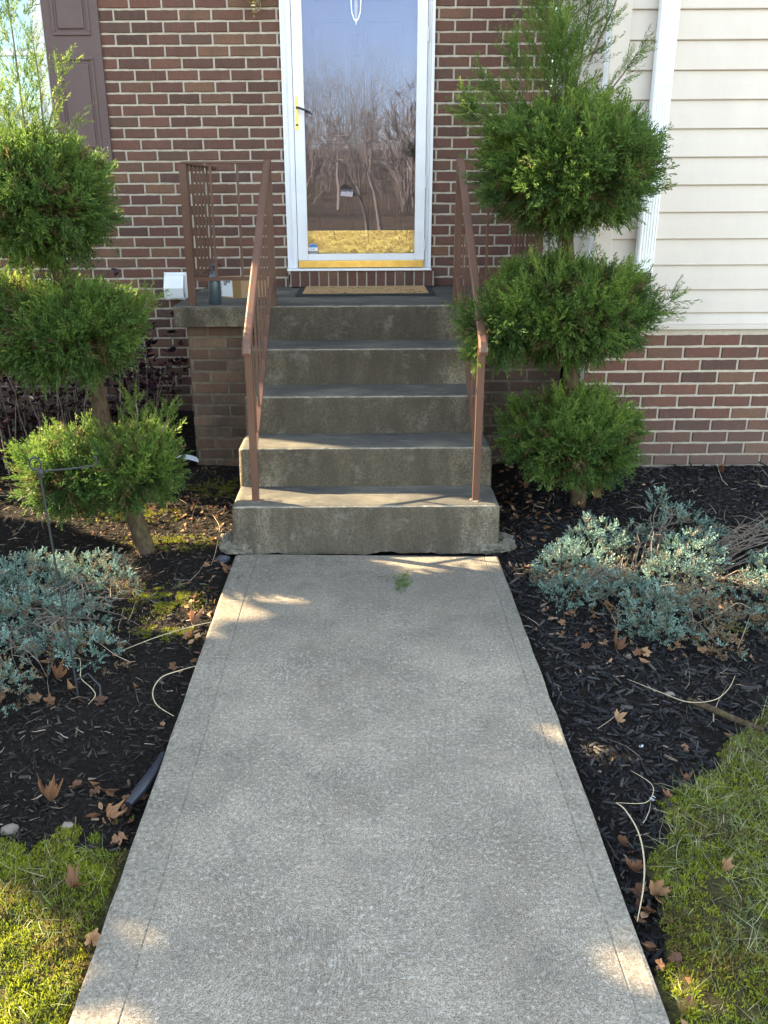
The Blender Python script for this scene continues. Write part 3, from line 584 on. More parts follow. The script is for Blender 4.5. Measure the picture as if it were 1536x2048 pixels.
for k in range(ribs): x = dx0+.008+(dx1-dx0-.016)*k/ribs; w = (dx1-dx0-.016)/ribs; pr += [(x, dy0), (x+w*.55, dy0), (x+w*.65, dy0+.006), (x+w*.92, dy0+.006)]
pr += [(dx1-.006, dy0), (dx1, dy0+.006), (dx1, dy1), (dx0, dy1), (dx0, dy0+.006)]
dsp = fixn(MB().prism(pr, 2, 1.178, 5.2).obj('downspout', 'white_trim', house))
MB().box(dx0+.006, dx1-.004, dy0+.006, dy1-.004, 1.125, 1.1775).obj('downspout_outlet', 'black_plastic', dsp)
MB().box(dx0-.012, dx1+.012, 4.7065, 4.716, 2.62, 2.65).obj('strap', 'white_trim', dsp)
# dryer vent
dv = MB(); dv.box(-1.372, -1.205, 6.136, 6.149, .886, 1.070, .002); dvo = dv.obj('dryer_vent', 'white_trim', house)
hd = MB(); hd.prism([(6.1355, 1.058), (6.102, 1.052), (6.052, .972), (6.062, .905), (6.066, .905), (6.060, .970), (6.104, 1.040), (6.1355, 1.046)], 0, -1.364, -1.232); fixn(hd.obj('hood', 'white_trim', dvo))
for x in (-1.3635, -1.2345): fixn(MB().prism([(6.1354, 1.0455), (6.104, 1.0395), (6.0605, .970), (6.10, .93), (6.1354, .92)], 0, x, x+.0025).obj('cheek', 'white_trim', dvo))
MB().box(-1.355, -1.24, 6.10, 6.105, .91, 1.0, .001).obj('flap', 'white_trim', dvo)
dvs = MB()
for x, z in ((-1.364, 1.062), (-1.214, 1.062), (-1.214, .895), (-1.364, .895)): dvs.lathe((x, 6.1345, z), [(.003, -.001), (.003, .001)], 8, axis=1)
dvs.obj('vent_screws', 'chrome', dvo, kind='stuff')
# wall lantern beside the door
wl = empty('wall_lantern', (-.665, 6.149, 2.75), parent=house); cx_, cy_ = -.665, 6.02
MB().lathe((cx_, cy_, 0), [(.003, 2.580), (.006, 2.586), (.0035, 2.592), (.006, 2.598), (.003, 2.604), (.014, 2.607), (.016, 2.614), (.010, 2.620), (.008, 2.632), (.020, 2.640), (.018, 2.650), (.026, 2.655), (.027, 2.664), (.045, 2.69), (.05, 2.70)], 20).obj('finial', 'antique_brass', wl, smooth=True)
MB().lathe((cx_, cy_, 0), [(.046, 2.702), (.06, 2.78), (.064, 2.90), (.05, 2.905)], 8).obj('lamp_globe', 'lamp_glass', wl)
MB().lathe((cx_, cy_, 0), [(.066, 2.906), (.05, 2.94), (.02, 2.97), (.008, 3.0)], 20).obj('lantern_cap', 'antique_brass', wl, smooth=True)
MB().tube([(cx_+.012, cy_, 2.612), (cx_+.028, cy_+.02, 2.625), (cx_+.036, cy_+.045, 2.66), (cx_+.030, cy_+.08, 2.70), (cx_+.01, cy_+.128, 2.74)], .006, 8).obj('arm', 'antique_brass', wl, smooth=True)
MB().lathe((cx_, 6.149, 2.76), [(.05, -.012), (.055, -.006), (.055, 0)], 20, axis=1).obj('wall_plate', 'antique_brass', wl, smooth=True)

# ---------------------------------------------------------------- porch and steps
r_ = .1942; TY = [3.835, 4.151, 4.446, 4.755, 5.064]
steps = empty('concrete_steps', (0, 3.8, 0), 'weathered concrete porch steps climbing from the walkway to the front door', 'steps')
def step_mesh(i):
    """lofted profile with rounded, slightly chipped nosing"""
    y0 = TY[i]; y1 = (TY[i+1]+.03) if i < 4 else 5.10; zt = r_*(i+1); zb = r_*i-.004 if i else -.035; bat = .05 if i == 0 else .022; N = 90; V = []; F = []; hw = .630
    prof_ = [(y0-bat, zb)]+[(y0-bat*(1-t), zb+(zt-.018-zb)*t) for t in (.15, .35, .55, .75, .9)]+[(y0, zt-.018), (y0+.003, zt-.009), (y0+.009, zt-.003), (y0+.020, zt)]+[(y0+.02+(y1-y0-.02)*t, zt) for t in (.25, .5, .75, 1)]
    n = len(prof_)
    for k in range(N+1):
        x = -hw+2*hw*k/N; e = min(1, (hw-abs(x))/.012); rd = (1-math.sqrt(max(0, 1-(1-e)**2)))*.010
        for q, (y, z) in enumerate(prof_):
            ch = .004*mnoise.noise((x*18, y*18+i*7, z*18))+.0035*mnoise.noise((x*55, i*5, q)); chip = max(0, mnoise.noise((x*9, i*13, 3))-.42)*.05 if 5 < q < 10 else 0
            lip = (.022*max(0, .3+mnoise.noise((x*7, 1.3, 0)))+.008*mnoise.noise((x*30, 5, 2))) if (i == 0 and q < 2) else 0
            V.append((x, y+(ch if q < 9 else 0)+rd*(q < 10)+chip*.6-(lip if q == 0 else lip*.5), z+(.0022*mnoise.noise((x*9, y*9, i)) if q > 7 else 0)-chip*.4-(rd if q >= 8 else 0)+(.03*max(0, mnoise.noise((x*6, 4, 4)))+.008 if (i == 0 and q == 0) else 0)))
    for k in range(N):
        for q in range(n-1): F.append((k*n+q, (k+1)*n+q, (k+1)*n+q+1, k*n+q+1))
    # end caps
    for k, s_ in ((0, 1), (N, -1)):
        b0 = len(V); V.append((V[k*n][0], y1, zb)); F.append(tuple([k*n+q for q in range(n)][::s_])+((b0,) if s_ > 0 else (b0,)))
    return V, F, n
for i in range(5):
    V, F, n = step_mesh(i); o = obj('step', V, F, 'step_concrete', steps); fixn(o); o.data.materials.append(M['tread_concrete']); o.data.materials.append(M['nosing_highlight'])
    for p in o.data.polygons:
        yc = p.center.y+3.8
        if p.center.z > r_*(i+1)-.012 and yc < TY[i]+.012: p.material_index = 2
        elif p.normal.z > .6 and yc > TY[i]+.012: p.material_index = 1
        p.use_smooth = len(p.vertices) == 4
# solid core sides below each step down to grade
core = MB()
for i in range(1, 5): core.box(-.624+.001*i, .624-.001*i, TY[i]+.03, (TY[i+1]+.05 if i < 4 else 5.098), -.08, r_*i-.006)
core.box(-.615, .615, 3.88, 4.17, -.08, r_-.02); core.obj('stair_core', 'step_concrete', steps)
# crumbled footing at both lower corners
def lump(c, s_, seed, n=3):
    bm = bmesh.new(); bmesh.ops.create_icosphere(bm, subdivisions=n, radius=1)
    for v in bm.verts:
        p = v.co.copy(); q = 1+.4*mnoise.noise(p*1.6+Vector((seed, 0, 0)))+.25*mnoise.noise(p*4+Vector((0, seed, 0)))+.14*mnoise.noise(p*11); v.co = Vector((c[0]+p.x*s_[0]*q, c[1]+p.y*s_[1]*q, c[2]+p.z*s_[2]*q))
    bm.verts.index_update(); r = ([v.co[:] for v in bm.verts], [[v.index for v in f.verts] for f in bm.faces]); bm.free(); return r
for k, (x, y, a, b, h) in enumerate(((-.645, 3.83, .05, .05, .035), (-.665, 3.90, .04, .08, .045), (-.60, 3.79, .06, .03, .03), (.645, 3.82, .05, .05, .032), (.675, 3.81, .032, .03, .022), (.665, 3.88, .05, .07, .04), (.59, 3.79, .07, .03, .028))): V, F = lump((x, y, -.006), (a, b, h*.8), k*3.3, 4); obj('footing_chunk', V, F, 'rubble_concrete', steps)
porch = empty('porch', (0, 5.6, 0), 'raised concrete porch landing on weathered brick piers in front of the door', 'porch')
ZL = 5*r_
def slabpoly(x0, x1, ch=.012): return [(5.052+.0, ZL-.115), (5.052, ZL-.02), (5.058, ZL-.006), (5.066, ZL-.0005), (6.145, ZL-.0005), (6.145, ZL-.115)]
for x0, x1 in ((-1.093, -.631), (.631, 1.19)):
    V = []; F = []; pl = slabpoly(x0, x1); n = len(pl); N = 24
    for k in range(N+1):
        x = x0+(x1-x0)*k/N
        for q, (y, z) in enumerate(pl): V.append((x, y+(.005*mnoise.noise((x*20, z*20, 1)) if q < 4 else 0)+(.006 if (k in (0, N) and q < 4) else 0), z+(.003*mnoise.noise((x*14, q, 2)) if q in (0, 5) else 0)))
    for k in range(N):
        for q in range(n): F.append((k*n+q, (k+1)*n+q, (k+1)*n+(q+1) % n, k*n+(q+1) % n))
    F += [tuple(range(n)), tuple(N*n+q for q in range(n-1, -1, -1))]; o = fixn(obj('landing_slab', V, F, 'step_concrete', porch)); o.data.materials.append(M['tread_concrete'])
    for p in o.data.polygons:
        if p.normal.z > .6: p.material_index = 1
o = MB().box(-.6305, .6305, 5.0995, 6.145, .80, ZL-.0015).obj('landing_slab', 'tread_concrete', porch)
Y0 = 5.115
for x0, x1, sd_ in ((-1.035, -.64, -1), (.64, 1.165, 1)):
    pm = MB().box(x0+.004, x1-.002 if sd_ < 0 else x1-.004, Y0+.004, 6.14, -.1, .855).obj('brick_pier', 'mortar_dirty', porch)
    bl = [(x, Y0, z, L, HB, 0) for x, z, L in courses(x0, x1, -.06, .855, .8560, x0+.12)]
    for x, z, L in courses(Y0+.09, 6.14, -.06, .855, .8560, Y0+.13):
        bl.append((x0 if sd_ < 0 else x1, x, z, L, HB, -math.pi/2 if sd_ < 0 else math.pi/2))
    random.shuffle(bl)
    for (x, y, z, L, H, rz) in bl:
        if sd_ > 0 and rz < 0: continue
        Vb, Fb, me = bmesh_for(round(L, 2), H, 'brick_weathered'); o = place(me, 'brick', pm, (x, y+random.uniform(-.002, .002), z)); o.rotation_euler = (0, random.uniform(-.006, .006), rz); o.scale.x = L/round(L, 2)
# iron railings
def stair_rail(x, sgn, name, label):
    t = empty(name, (x, 3.9, r_), label, 'railing'); yb_, yt = 3.915, 5.085; zl, zh = .955, 1.735
    xt = x
    MB().box(x-.016, x+.016, yb_-.016, yb_+.016, r_-.002, zl-.012).obj('post', 'rail_paint', t)
    MB().box(x-.019, x+.019, yt-.019, yt+.019, ZL-.002, zh-.008).obj('post', 'rail_paint', t)
    mb = MB(); sl = (zh-zl)/(yt-yb_)
    prof_ = [(-.0195, -.006), (-.0195, .003), (-.012, .0075), (.012, .0075), (.0195, .003), (.0195, -.006)]
    path = [(yb_-.062, zl-.060), (yb_-.066, zl-.045), (yb_-.062, zl-.028), (yb_-.045, zl-.008), (yb_-.02, zl+.008), (yb_+.06, zl+sl*.06+.012), (yt-.02, zh+.004), (yt+.03, zh+.006)]
    V = []; F = []; n = 6
    for k, (y, z) in enumerate(path):
        a = path[max(0, k-1)]; b = path[min(len(path)-1, k+1)]; d = Vector((0, b[0]-a[0], b[1]-a[1])).normalized(); u = Vector((0, -d.z, d.y))
        for (px, pu) in prof_: V.append((x+px, y+u.y*pu, z+u.z*pu))
    for k in range(len(path)-1):
        for q in range(n): F.append((k*n+q, k*n+(q+1) % n, (k+1)*n+(q+1) % n, (k+1)*n+q))
    F += [tuple(range(n)), tuple((len(path)-1)*n+q for q in range(n-1, -1, -1))]; fixn(obj('handrail', V, F, 'rail_paint', t))
    lo, hi = .405, 1.125
    MB().bar((x, yb_+.014, lo), (x, yt-.02, hi), .024, .013).obj('bottom_rail', 'rail_paint', t)
    nb_ = 7
    for k in range(1, nb_+1):
        y = yb_+(yt-yb_)*k/(nb_+1); f = k/(nb_+1); MB().box(x-.0048, x+.0048, y-.0048, y+.0048, lo+(hi-lo)*f+.004, zl+(zh-zl)*f+.002).obj('baluster', 'rail_paint', t)
    MB().add(*lump((x, yb_, r_), (.032, .030, .006), 5+sgn, 2)).obj('post_grout', 'rubble_concrete', t)
    return t
stair_rail(-.525, -1, 'stair_railing', 'brown iron stair handrail with balusters left of the steps, nearest the cardboard box')
stair_rail(.525, 1, 'stair_railing', 'brown iron stair handrail with balusters right of the steps, touched by the topiary')
def guard(xc, xo, sgn, label):
    t = empty('porch_guardrail', (xo, 5.12, ZL), label, 'railing'); y = 5.105; top, low = 1.738, 1.118; a, b = sorted((xc, xo))
    MB().box(xo-.019, xo+.019, y-.019, y+.019, ZL-.002, top-.012).obj('corner_post', 'rail_paint', t)
    MB().box(a-.0, b+.0, y-.017, y+.017, top-.010, top+.002, .002).obj('top_rail', 'rail_paint', t)
    MB().box(a+.019, b-.019, y-.007, y+.007, low-.010, low+.010).obj('bottom_rail', 'rail_paint', t)
    for k in (1, 2): x = a+(b-a)*k/3; MB().box(x-.0062, x+.0062, y-.0062, y+.0062, low+.010, top-.010).obj('baluster', 'rail_paint', t)
    MB().box(xo-.017, xo+.017, y+.018, 6.142, top-.011, top+.001, .002).obj('top_rail', 'rail_paint', t)
    MB().box(xo-.007, xo+.007, y+.020, 6.142, low-.009, low+.009).obj('bottom_rail', 'rail_paint', t)
    for k in range(1, 8): yy = y+(6.13-y)*k/8; MB().box(xo-.0062, xo+.0062, yy-.0062, yy+.0062, low+.009, top-.011).obj('baluster', 'rail_paint', t)
guard(-.545, -.990, -1, 'brown iron guardrail around the left side of the porch landing, behind the blue bottle')
guard(.545, .985, 1, 'brown iron guardrail around the right side of the porch landing, half hidden behind the topiary')

# ---------------------------------------------------------------- things on the porch
dm = empty('doormat', (0, 5.75, ZL), 'tan coir doormat with dark rubber border lying in front of the brick doorstep', 'doormat')
mx0, mx1, my0, my1 = -.435, .447, 5.53, 6.045
fixn(MB().add([(mx0, my0, ZL+.001), (mx1, my0, ZL+.001), (mx1, my1, ZL+.001), (mx0, my1, ZL+.001), (mx0+.01, my0+.01, ZL+.009), (mx1-.01, my0+.01, ZL+.009), (mx1-.01, my1-.01, ZL+.009), (mx0+.01, my1-.01, ZL+.009)], [(0, 3, 2, 1), (4, 5, 6, 7), (0, 1, 5, 4), (1, 2, 6, 5), (2, 3, 7, 6), (3, 0, 4, 7)]).obj('mat_border', 'black_rubber', dm))
MB().box(mx0+.045, mx1-.045, my0+.05, my1-.05, ZL+.0092, ZL+.016, .003).obj('coir_pad', 'coir', dm)
mb = MB(); g = random.Random(4)
for k in range(46):
    x = g.uniform(mx0+.07, mx1-.07); y = g.choice([my0+.07, my0+.12, my0+.2, my0+.28, my0+.36])+g.uniform(-.02, .02); a = g.uniform(0, 3.1); L = g.uniform(.012, .03); w = .006
    d = Vector((math.cos(a), math.sin(a)*1.4, 0)); q = Vector((-d.y, d.x, 0)).normalized(); p = Vector((x, y, ZL+.0163)); mb.add([p-d*L-q*w*.3, p-q*w, p+d*L, p+q*w], [(0, 1, 2, 3)])
mb.obj('printed_pattern', 'mat_print', dm, kind='stuff')
bt = empty('bottle', (-.868, 5.165, ZL), 'slate blue metal water bottle with a loop cap standing by the corner of the porch', 'bottle')
MB().lathe((-.868, 5.165, ZL), [(.033, 0), (.036, .004), (.036, .128), (.033, .145), (.024, .163), (.019, .17)], 32).obj('bottle_body', 'bottle_paint', bt, smooth=True)
cpb = MB().lathe((-.868, 5.165, ZL), [(.020, .1705), (.020, .186), (.013, .190)], 24).obj('cap', 'bottle_paint', bt, smooth=True)
pts = [(-.868+.012*math.cos(a), 5.165, ZL+.203+.020*math.sin(a)) for a in [math.pi*2*k/16 for k in range(17)]]; MB().tube(pts, .005, 8, False).obj('loop', 'bottle_paint', cpb, smooth=True)
# cardboard box, corner towards the viewer
bx = empty('cardboard_box', (-.80, 5.46, ZL), 'small taped cardboard shipping box with a white label on the porch beside the bottle', 'box')
def obox(c, u, v, L1, L2, z0, z1):
    c = Vector(c); u = Vector(u).normalized(); v = Vector(v).normalized(); P = [c, c+u*L1, c+u*L1+v*L2, c+v*L2]
    return [(p.x, p.y, z0) for p in P]+[(p.x, p.y, z1) for p in P], [(0, 3, 2, 1), (4, 5, 6, 7), (0, 1, 5, 4), (1, 2, 6, 5), (2, 3, 7, 6), (3, 0, 4, 7)]
C = Vector((-.800, 5.440, 0)); u = Vector((-.80, .60, 0)).normalized(); v = Vector((.93, .36, 0)).normalized(); Hb = .122
fixn(MB().add(*obox(C, v, u, .24, .155, ZL, ZL+Hb)).obj('carton', 'cardboard', bx))
nl = Vector((-u.y, u.x, 0)); nl = nl if nl.dot(C-Vector((0, 6, 0))) > 0 or nl.y < 0 else -nl
def onface(o, d, nrm, a, b, z0, z1, e=.0012):
    o = Vector(o); n_ = nrm.normalized()*e; P = [o+d*a+n_, o+d*b+n_, o+d*b+n_*.1, o+d*a+n_*.1]; return [(p.x, p.y, z0) for p in P]+[(p.x, p.y, z1) for p in P], [(0, 3, 2, 1), (4, 5, 6, 7), (0, 1, 5, 4), (1, 2, 6, 5), (2, 3, 7, 6), (3, 0, 4, 7)]
n1 = Vector((-u.y, u.x, 0)); n1 = -n1 if n1.y > 0 else n1; n2 = Vector((-v.y, v.x, 0)); n2 = -n2 if n2.y > 0 else n2
lb = fixn(MB().add(*onface(C, u, n1, .008, .145, ZL+.008, ZL+.114)).obj('label_sheet', 'paper', bx))
mb = MB(); g = random.Random(9)
for k in range(9): z = ZL+.018+k*.0095; mb.add(*onface(C+n1*.0014, u, n1, .098, .098+g.uniform(.006, .014), z, z+g.uniform(.003, .006), .0005))
for k in range(4): z = ZL+.075+k*.009; mb.add(*onface(C+n1*.0014, u, n1, .055, .08, z, z+.005, .0005))
for k in range(3): mb.add(*onface(C+n1*.0014, u, n1, .025+k*.012, .031+k*.012, ZL+.09, ZL+.104, .0005))
fixn(mb.obj('label_print', 'ink', lb, kind='stuff'))
fixn(MB().add(*onface(C, v, n2, .0, .048, ZL+.002, ZL+Hb-.001, .001)).obj('packing_tape', 'packing_tape', bx))

# ---------------------------------------------------------------- juniper topiaries
SPR = [spray(.095, 9, .034, .0056, k, nsub=2) for k in range(8)]
SPRL = [spray(.20, 20, .046, .006, 40+k) for k in range(5)]
BLUE = []
for k in range(8):
    g = np.random.default_rng(100+k); V = []; F = []; T = []
    for br in range(3):
        d0 = np.array([g.normal(0, .45), g.normal(0, .45), 1.]); d0 /= np.linalg.norm(d0); L0 = g.uniform(.022, .042)
        for q in range(12):
            t_ = (q+.5)/12; a = d0*L0*t_; ang = q*2.4; d = d0*.9+np.array([np.cos(ang), np.sin(ang), 0])*.75*(1.15-t_*.6); qd = rhomb(a, d, .0088*(1.1-.3*t_), .0036, np.cross(d, d0)+1e-3)
            n = len(V); V.extend(qd); F.append([n, n+1, n+2, n+3]); T.extend([t_*.5, t_*.6+.2, min(1, t_*.6+.4), t_*.6+.2])
    BLUE.append((np.array(V), np.array(F), np.array(T)))
def puff_pts(c, rad, N, seed, droop=.0, upb=.65, inner=.35, per=11):
    """sprigs gathered in plume-like clumps over an uneven ball"""
    g = np.random.default_rng(seed); nc = max(1, N//per); d = g.normal(size=(nc, 3)); d /= np.linalg.norm(d, axis=1, keepdims=True); c = np.array(c); rad = np.array(rad)
    lob = 1+.20*np.array([mnoise.noise(Vector(tuple(v*1.9+seed))) for v in d])+.14*np.array([mnoise.noise(Vector(tuple(v*4.3-seed))) for v in d])
    rr = lob*(inner+(1-inner)*g.random(nc)**.33)*.90; A = c+d*rad*rr[:, None]
    up = np.clip(.55+d[:, 2:3]*.9, -.35, 1.1); Dc = d*np.array([1, 1, .7])+np.array([0, 0, upb*1.35])*up+g.normal(0, .16, (nc, 3)); Dc[:, 2] -= droop*(d[:, 2] < -.25); Dc /= np.linalg.norm(Dc, axis=1, keepdims=True)
    i = np.repeat(np.arange(nc), per); n = len(i); L = g.uniform(.45, 1.08, nc)[i]; P = A[i]+Dc[i]*(g.uniform(-.6, .55, n)*.085*L)[:, None]+g.normal(0, .016, (n, 3)); D = Dc[i]+g.normal(0, .30, (n, 3))
    tone = g.random(nc)[i]; return P, D, d[i], rr[i], tone
def squash(P): # keep foliage out of the siding wall
    m = (P[:, 0] > 1.15) & (P[:, 1] > 4.66); P[m, 1] = 4.66-(P[m, 1]-4.66)*.15; m = P[:, 1] > 6.08; P[m, 1] = 6.08; return P
def trunk(name, pts, rs, parent, mat='bark', n=12):
    P = []; Rr = []; g = random.Random(3)
    for i in range(len(pts)-1):
        for k in range(6): t_ = k/6; P.append(Vector(pts[i]).lerp(Vector(pts[i+1]), t_)+Vector((g.uniform(-.003, .003), g.uniform(-.003, .003), 0))); Rr.append((rs[i]*(1-t_)+rs[i+1]*t_)*g.uniform(.93, 1.07))
    P.append(Vector(pts[-1])); Rr.append(rs[-1]); return MB().tube(P, Rr, n).obj(name, mat, parent, smooth=True)
def limbs(parent, axis_pts, c, rad, n, seed):
    """short woody limbs from the trunk into one ball"""
    g = random.Random(seed); mb = MB()
    for k in range(n):
        a = g.uniform(0, 6.28); z0 = c[2]+g.uniform(-.35, .2)*rad[2]; tp = min(axis_pts, key=lambda p: abs(p[2]-z0)); e = Vector((c[0]+math.cos(a)*rad[0]*.8, c[1]+math.sin(a)*rad[1]*.8, c[2]+g.uniform(-.25, .7)*rad[2])); s0 = Vector((tp[0], tp[1], z0))
        mb.tube([s0, s0.lerp(e, .4)+Vector((0, 0, -.01)), e], [.009, .006, .0025], 5)
    return mb.obj('limb', 'twig', parent)
def topiary(name, label, trunk_pts, trunk_r, puffs, tops, seed, topd=3.2, toptone=.25):
    t = empty(name, trunk_pts[0], label, 'topiary tree'); trunk('trunk', trunk_pts, trunk_r, t)
    for k, (c, rad, N) in enumerate(puffs):
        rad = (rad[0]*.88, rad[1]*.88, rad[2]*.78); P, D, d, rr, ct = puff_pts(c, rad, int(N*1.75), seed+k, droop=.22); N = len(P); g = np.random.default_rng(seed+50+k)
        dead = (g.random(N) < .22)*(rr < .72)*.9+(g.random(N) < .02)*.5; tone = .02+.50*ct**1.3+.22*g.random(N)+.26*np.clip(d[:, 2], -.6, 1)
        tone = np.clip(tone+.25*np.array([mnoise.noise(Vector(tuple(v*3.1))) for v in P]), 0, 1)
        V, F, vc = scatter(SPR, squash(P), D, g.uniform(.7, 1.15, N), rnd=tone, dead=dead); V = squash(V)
        # dense inner growth
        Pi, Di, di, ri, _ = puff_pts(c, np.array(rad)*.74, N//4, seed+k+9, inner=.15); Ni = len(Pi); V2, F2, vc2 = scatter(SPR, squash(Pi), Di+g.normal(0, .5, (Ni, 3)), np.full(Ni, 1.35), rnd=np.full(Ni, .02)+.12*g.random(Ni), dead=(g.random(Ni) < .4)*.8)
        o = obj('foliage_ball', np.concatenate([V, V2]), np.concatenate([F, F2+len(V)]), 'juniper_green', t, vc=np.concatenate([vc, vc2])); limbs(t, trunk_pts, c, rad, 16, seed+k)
    for k, (a, b, n, w, sc_) in enumerate(tops):
        n = int(n*topd)
        g = np.random.default_rng(seed+80+k); a = np.array(a); b = np.array(b); tt = g.random(n)**.9; P = a+(b-a)*tt[:, None]; ax = (b-a)/np.linalg.norm(b-a); off = g.normal(size=(n, 3)); off -= (off@ax)[:, None]*ax; off /= np.linalg.norm(off, axis=1, keepdims=True)
        P = P+off*(g.random(n)*w*(1-tt*.8))[:, None]; D = ax*1.2+off*.75+g.normal(0, .15, (n, 3))
        V, F, vc = scatter(SPRL if sc_ > 0 else SPR, P, D, g.uniform(.4, .8, n)*abs(sc_), rnd=np.clip(toptone+.55*g.random(n), 0, 1)); V = squash(V)
        o = obj('top_spray', V, F, 'juniper_green', t, vc=vc, kind='stuff'); MB().tube([tuple(a), tuple((a+b)/2+[.008, 0, 0]), tuple(b)], [.005, .0035, .0012], 6).obj('stem', 'twig', o)
    return t
topiary('topiary_juniper', 'right green juniper topiary clipped into three balls, standing against the cream siding corner',
    [(1.108, 4.24, -.02), (1.10, 4.25, .15), (1.03, 4.25, .62), (1.01, 4.25, .78), (.955, 4.24, 1.30), (.93, 4.22, 1.7), (.87, 4.2, 2.05)], [.046, .037, .034, .033, .030, .025, .008],
    [((1.03, 4.22, .42), (.375, .36, .235), 1900), ((.955, 4.20, 1.04), (.455, .40, .265), 2300), ((.925, 4.20, 1.68), (.455, .42, .335), 2900), ((.66, 4.10, .99), (.20, .20, .15), 420)],
    [((.84, 4.2, 1.95), (.77, 4.2, 2.75), 110, .13, 1), ((.92, 4.2, 1.9), (.985, 4.18, 2.72), 38, .05, .9), ((.70, 4.15, 1.95), (.62, 4.12, 2.15), 14, .04, .9), ((.70, 4.1, 1.76), (.43, 4.02, 1.91), 34, .05, .9), ((.66, 4.12, 1.9), (.50, 4.10, 2.02), 12, .03, .8), ((1.05, 4.2, 1.95), (1.20, 4.2, 2.16), 14, .03, .7),
     ((.98, 4.2, 2.1), (1.13, 4.2, 2.50), 22, .05, .8), ((1.28, 4.15, 1.0), (1.43, 4.12, 1.10), 14, .05, .9), ((.58, 4.05, .96), (.50, 3.98, .88), 22, .07, .8), ((.85, 4.1, 1.95), (.84, 4.05, 2.2), 30, .06, .9)], 11)
topiary('topiary_juniper', 'left green juniper topiary with a leaning trunk and sunlit edges, beside the window shutter',
    [(-1.050, 3.839, -0.048), (-1.079, 3.868, 0.048), (-1.165, 3.935, 0.338), (-1.232, 3.963, 0.596), (-1.251, 3.992, 0.787), (-1.366, 4.011, 1.236), (-1.423, 4.011, 1.551), (-1.413, 4.011, 1.838)], [.050, .042, .040, .038, .035, .030, .022, .008],
    [((-1.36, 3.90, 0.365), (.265, .29, .185), 1250), ((-1.085, 3.86, 0.385), (.215, .25, .175), 950), ((-1.337, 3.954, 1.002), (.385, .36, .225), 1900), ((-1.719, 4.011, 1.026), (.2, .25, .25), 700), ((-1.437, 3.992, 1.556), (.37, .37, .31), 2200)],
    [((-1.432, 4.011, 1.790), (-1.452, 4.011, 2.649), 120, .14, 1), ((-1.356, 4.011, 1.790), (-1.242, 4.011, 2.096), 14, .04, .8), ((-1.299, 4.011, 1.771), (-1.179, 3.992, 1.905), 8, .02, .6), ((-1.547, 4.011, 1.790), (-1.566, 4.011, 2.458), 60, .09, 1), ((-1.356, 4.011, 1.790), (-1.356, 4.011, 2.220), 20, .05, .8), ((-1.050, 3.877, 0.568), (-1.041, 3.868, 0.701), 20, .06, .7), ((-0.936, 3.868, 0.548), (-0.898, 3.868, 0.644), 16, .05, .7), ((-1.031, 3.935, 1.045), (-0.955, 3.935, 1.141), 16, .05, .7)], 31, 1.5, .5)  # raised top tone puts sunlight on the crown into the foliage colour

# ---------------------------------------------------------------- blue creeping junipers
def creeping(label, clumps, stems, N0, seed, at):
    t = empty('creeping_juniper', at, label, 'shrub'); g = np.random.default_rng(seed); PP = []; DD = []; dead = []
    for (cx, cy, rx, ry, h, dn) in clumps:
        n = int(N0*1.6*rx*ry/.04); a = g.uniform(0, 6.28, n); rr = np.sqrt(g.random(n)); x = cx+np.cos(a)*rr*rx; y = cy+np.sin(a)*rr*ry; z = gz(x, y)+.02+h*1.15*np.sqrt(np.clip(1-rr**2, 0, 1))*g.uniform(.35, 1.05, n)
        PP.append(np.stack([x, y, z], 1)); D = np.stack([np.cos(a)*rr*1.1, np.sin(a)*rr*1.1-.25, .75+.3*g.random(n)], 1)+g.normal(0, .3, (n, 3)); DD.append(D); dead.append((g.random(n) < dn)*g.uniform(.6, 1, n)+(z-gz(x, y) < .05)*(g.random(n) < .45)*.9)
    P = np.concatenate(PP); D = np.concatenate(DD); dd = np.clip(np.concatenate(dead), 0, 1); n = len(P)
    V, F, vc = scatter(BLUE, P, D, g.uniform(.8, 1.3, n), rnd=np.clip(g.normal(.42, .32, n), 0, 1), dead=np.clip(dd+(g.random(n) < .15)*g.uniform(.2, .8, n), 0, 1)); obj('foliage', V, F, 'juniper_blue', t, vc=vc)
    g = random.Random(seed); mb = MB()
    for (a, b) in stems:
        for k in range(7):
            s0 = Vector((a[0]+g.uniform(-.06, .06), a[1]+g.uniform(-.06, .06), float(gz(a[0], a[1]))+.02)); e = Vector((b[0]+g.uniform(-.13, .13), b[1]+g.uniform(-.13, .13), b[2]+g.uniform(-.03, .05))); P = [s0]
            for q in range(1, 6): P.append(s0.lerp(e, q/5)+Vector((g.uniform(-.02, .02), g.uniform(-.02, .02), .035*math.sin(q/5*3.1)+g.uniform(-.012, .012))))
            mb.tube(P, [.0042, .0036, .003, .0022, .0016, .001], 5)
            for q in (2, 3, 4):
                e2 = P[q]+Vector((g.uniform(-.09, .09), g.uniform(-.09, .09), g.uniform(-.02, .06))); mb.tube([P[q], P[q].lerp(e2, .5)+Vector((0, 0, .012)), e2], [.0025, .0018, .001], 4)
    mb.obj('stems', 'twig', t, kind='stuff'); return t
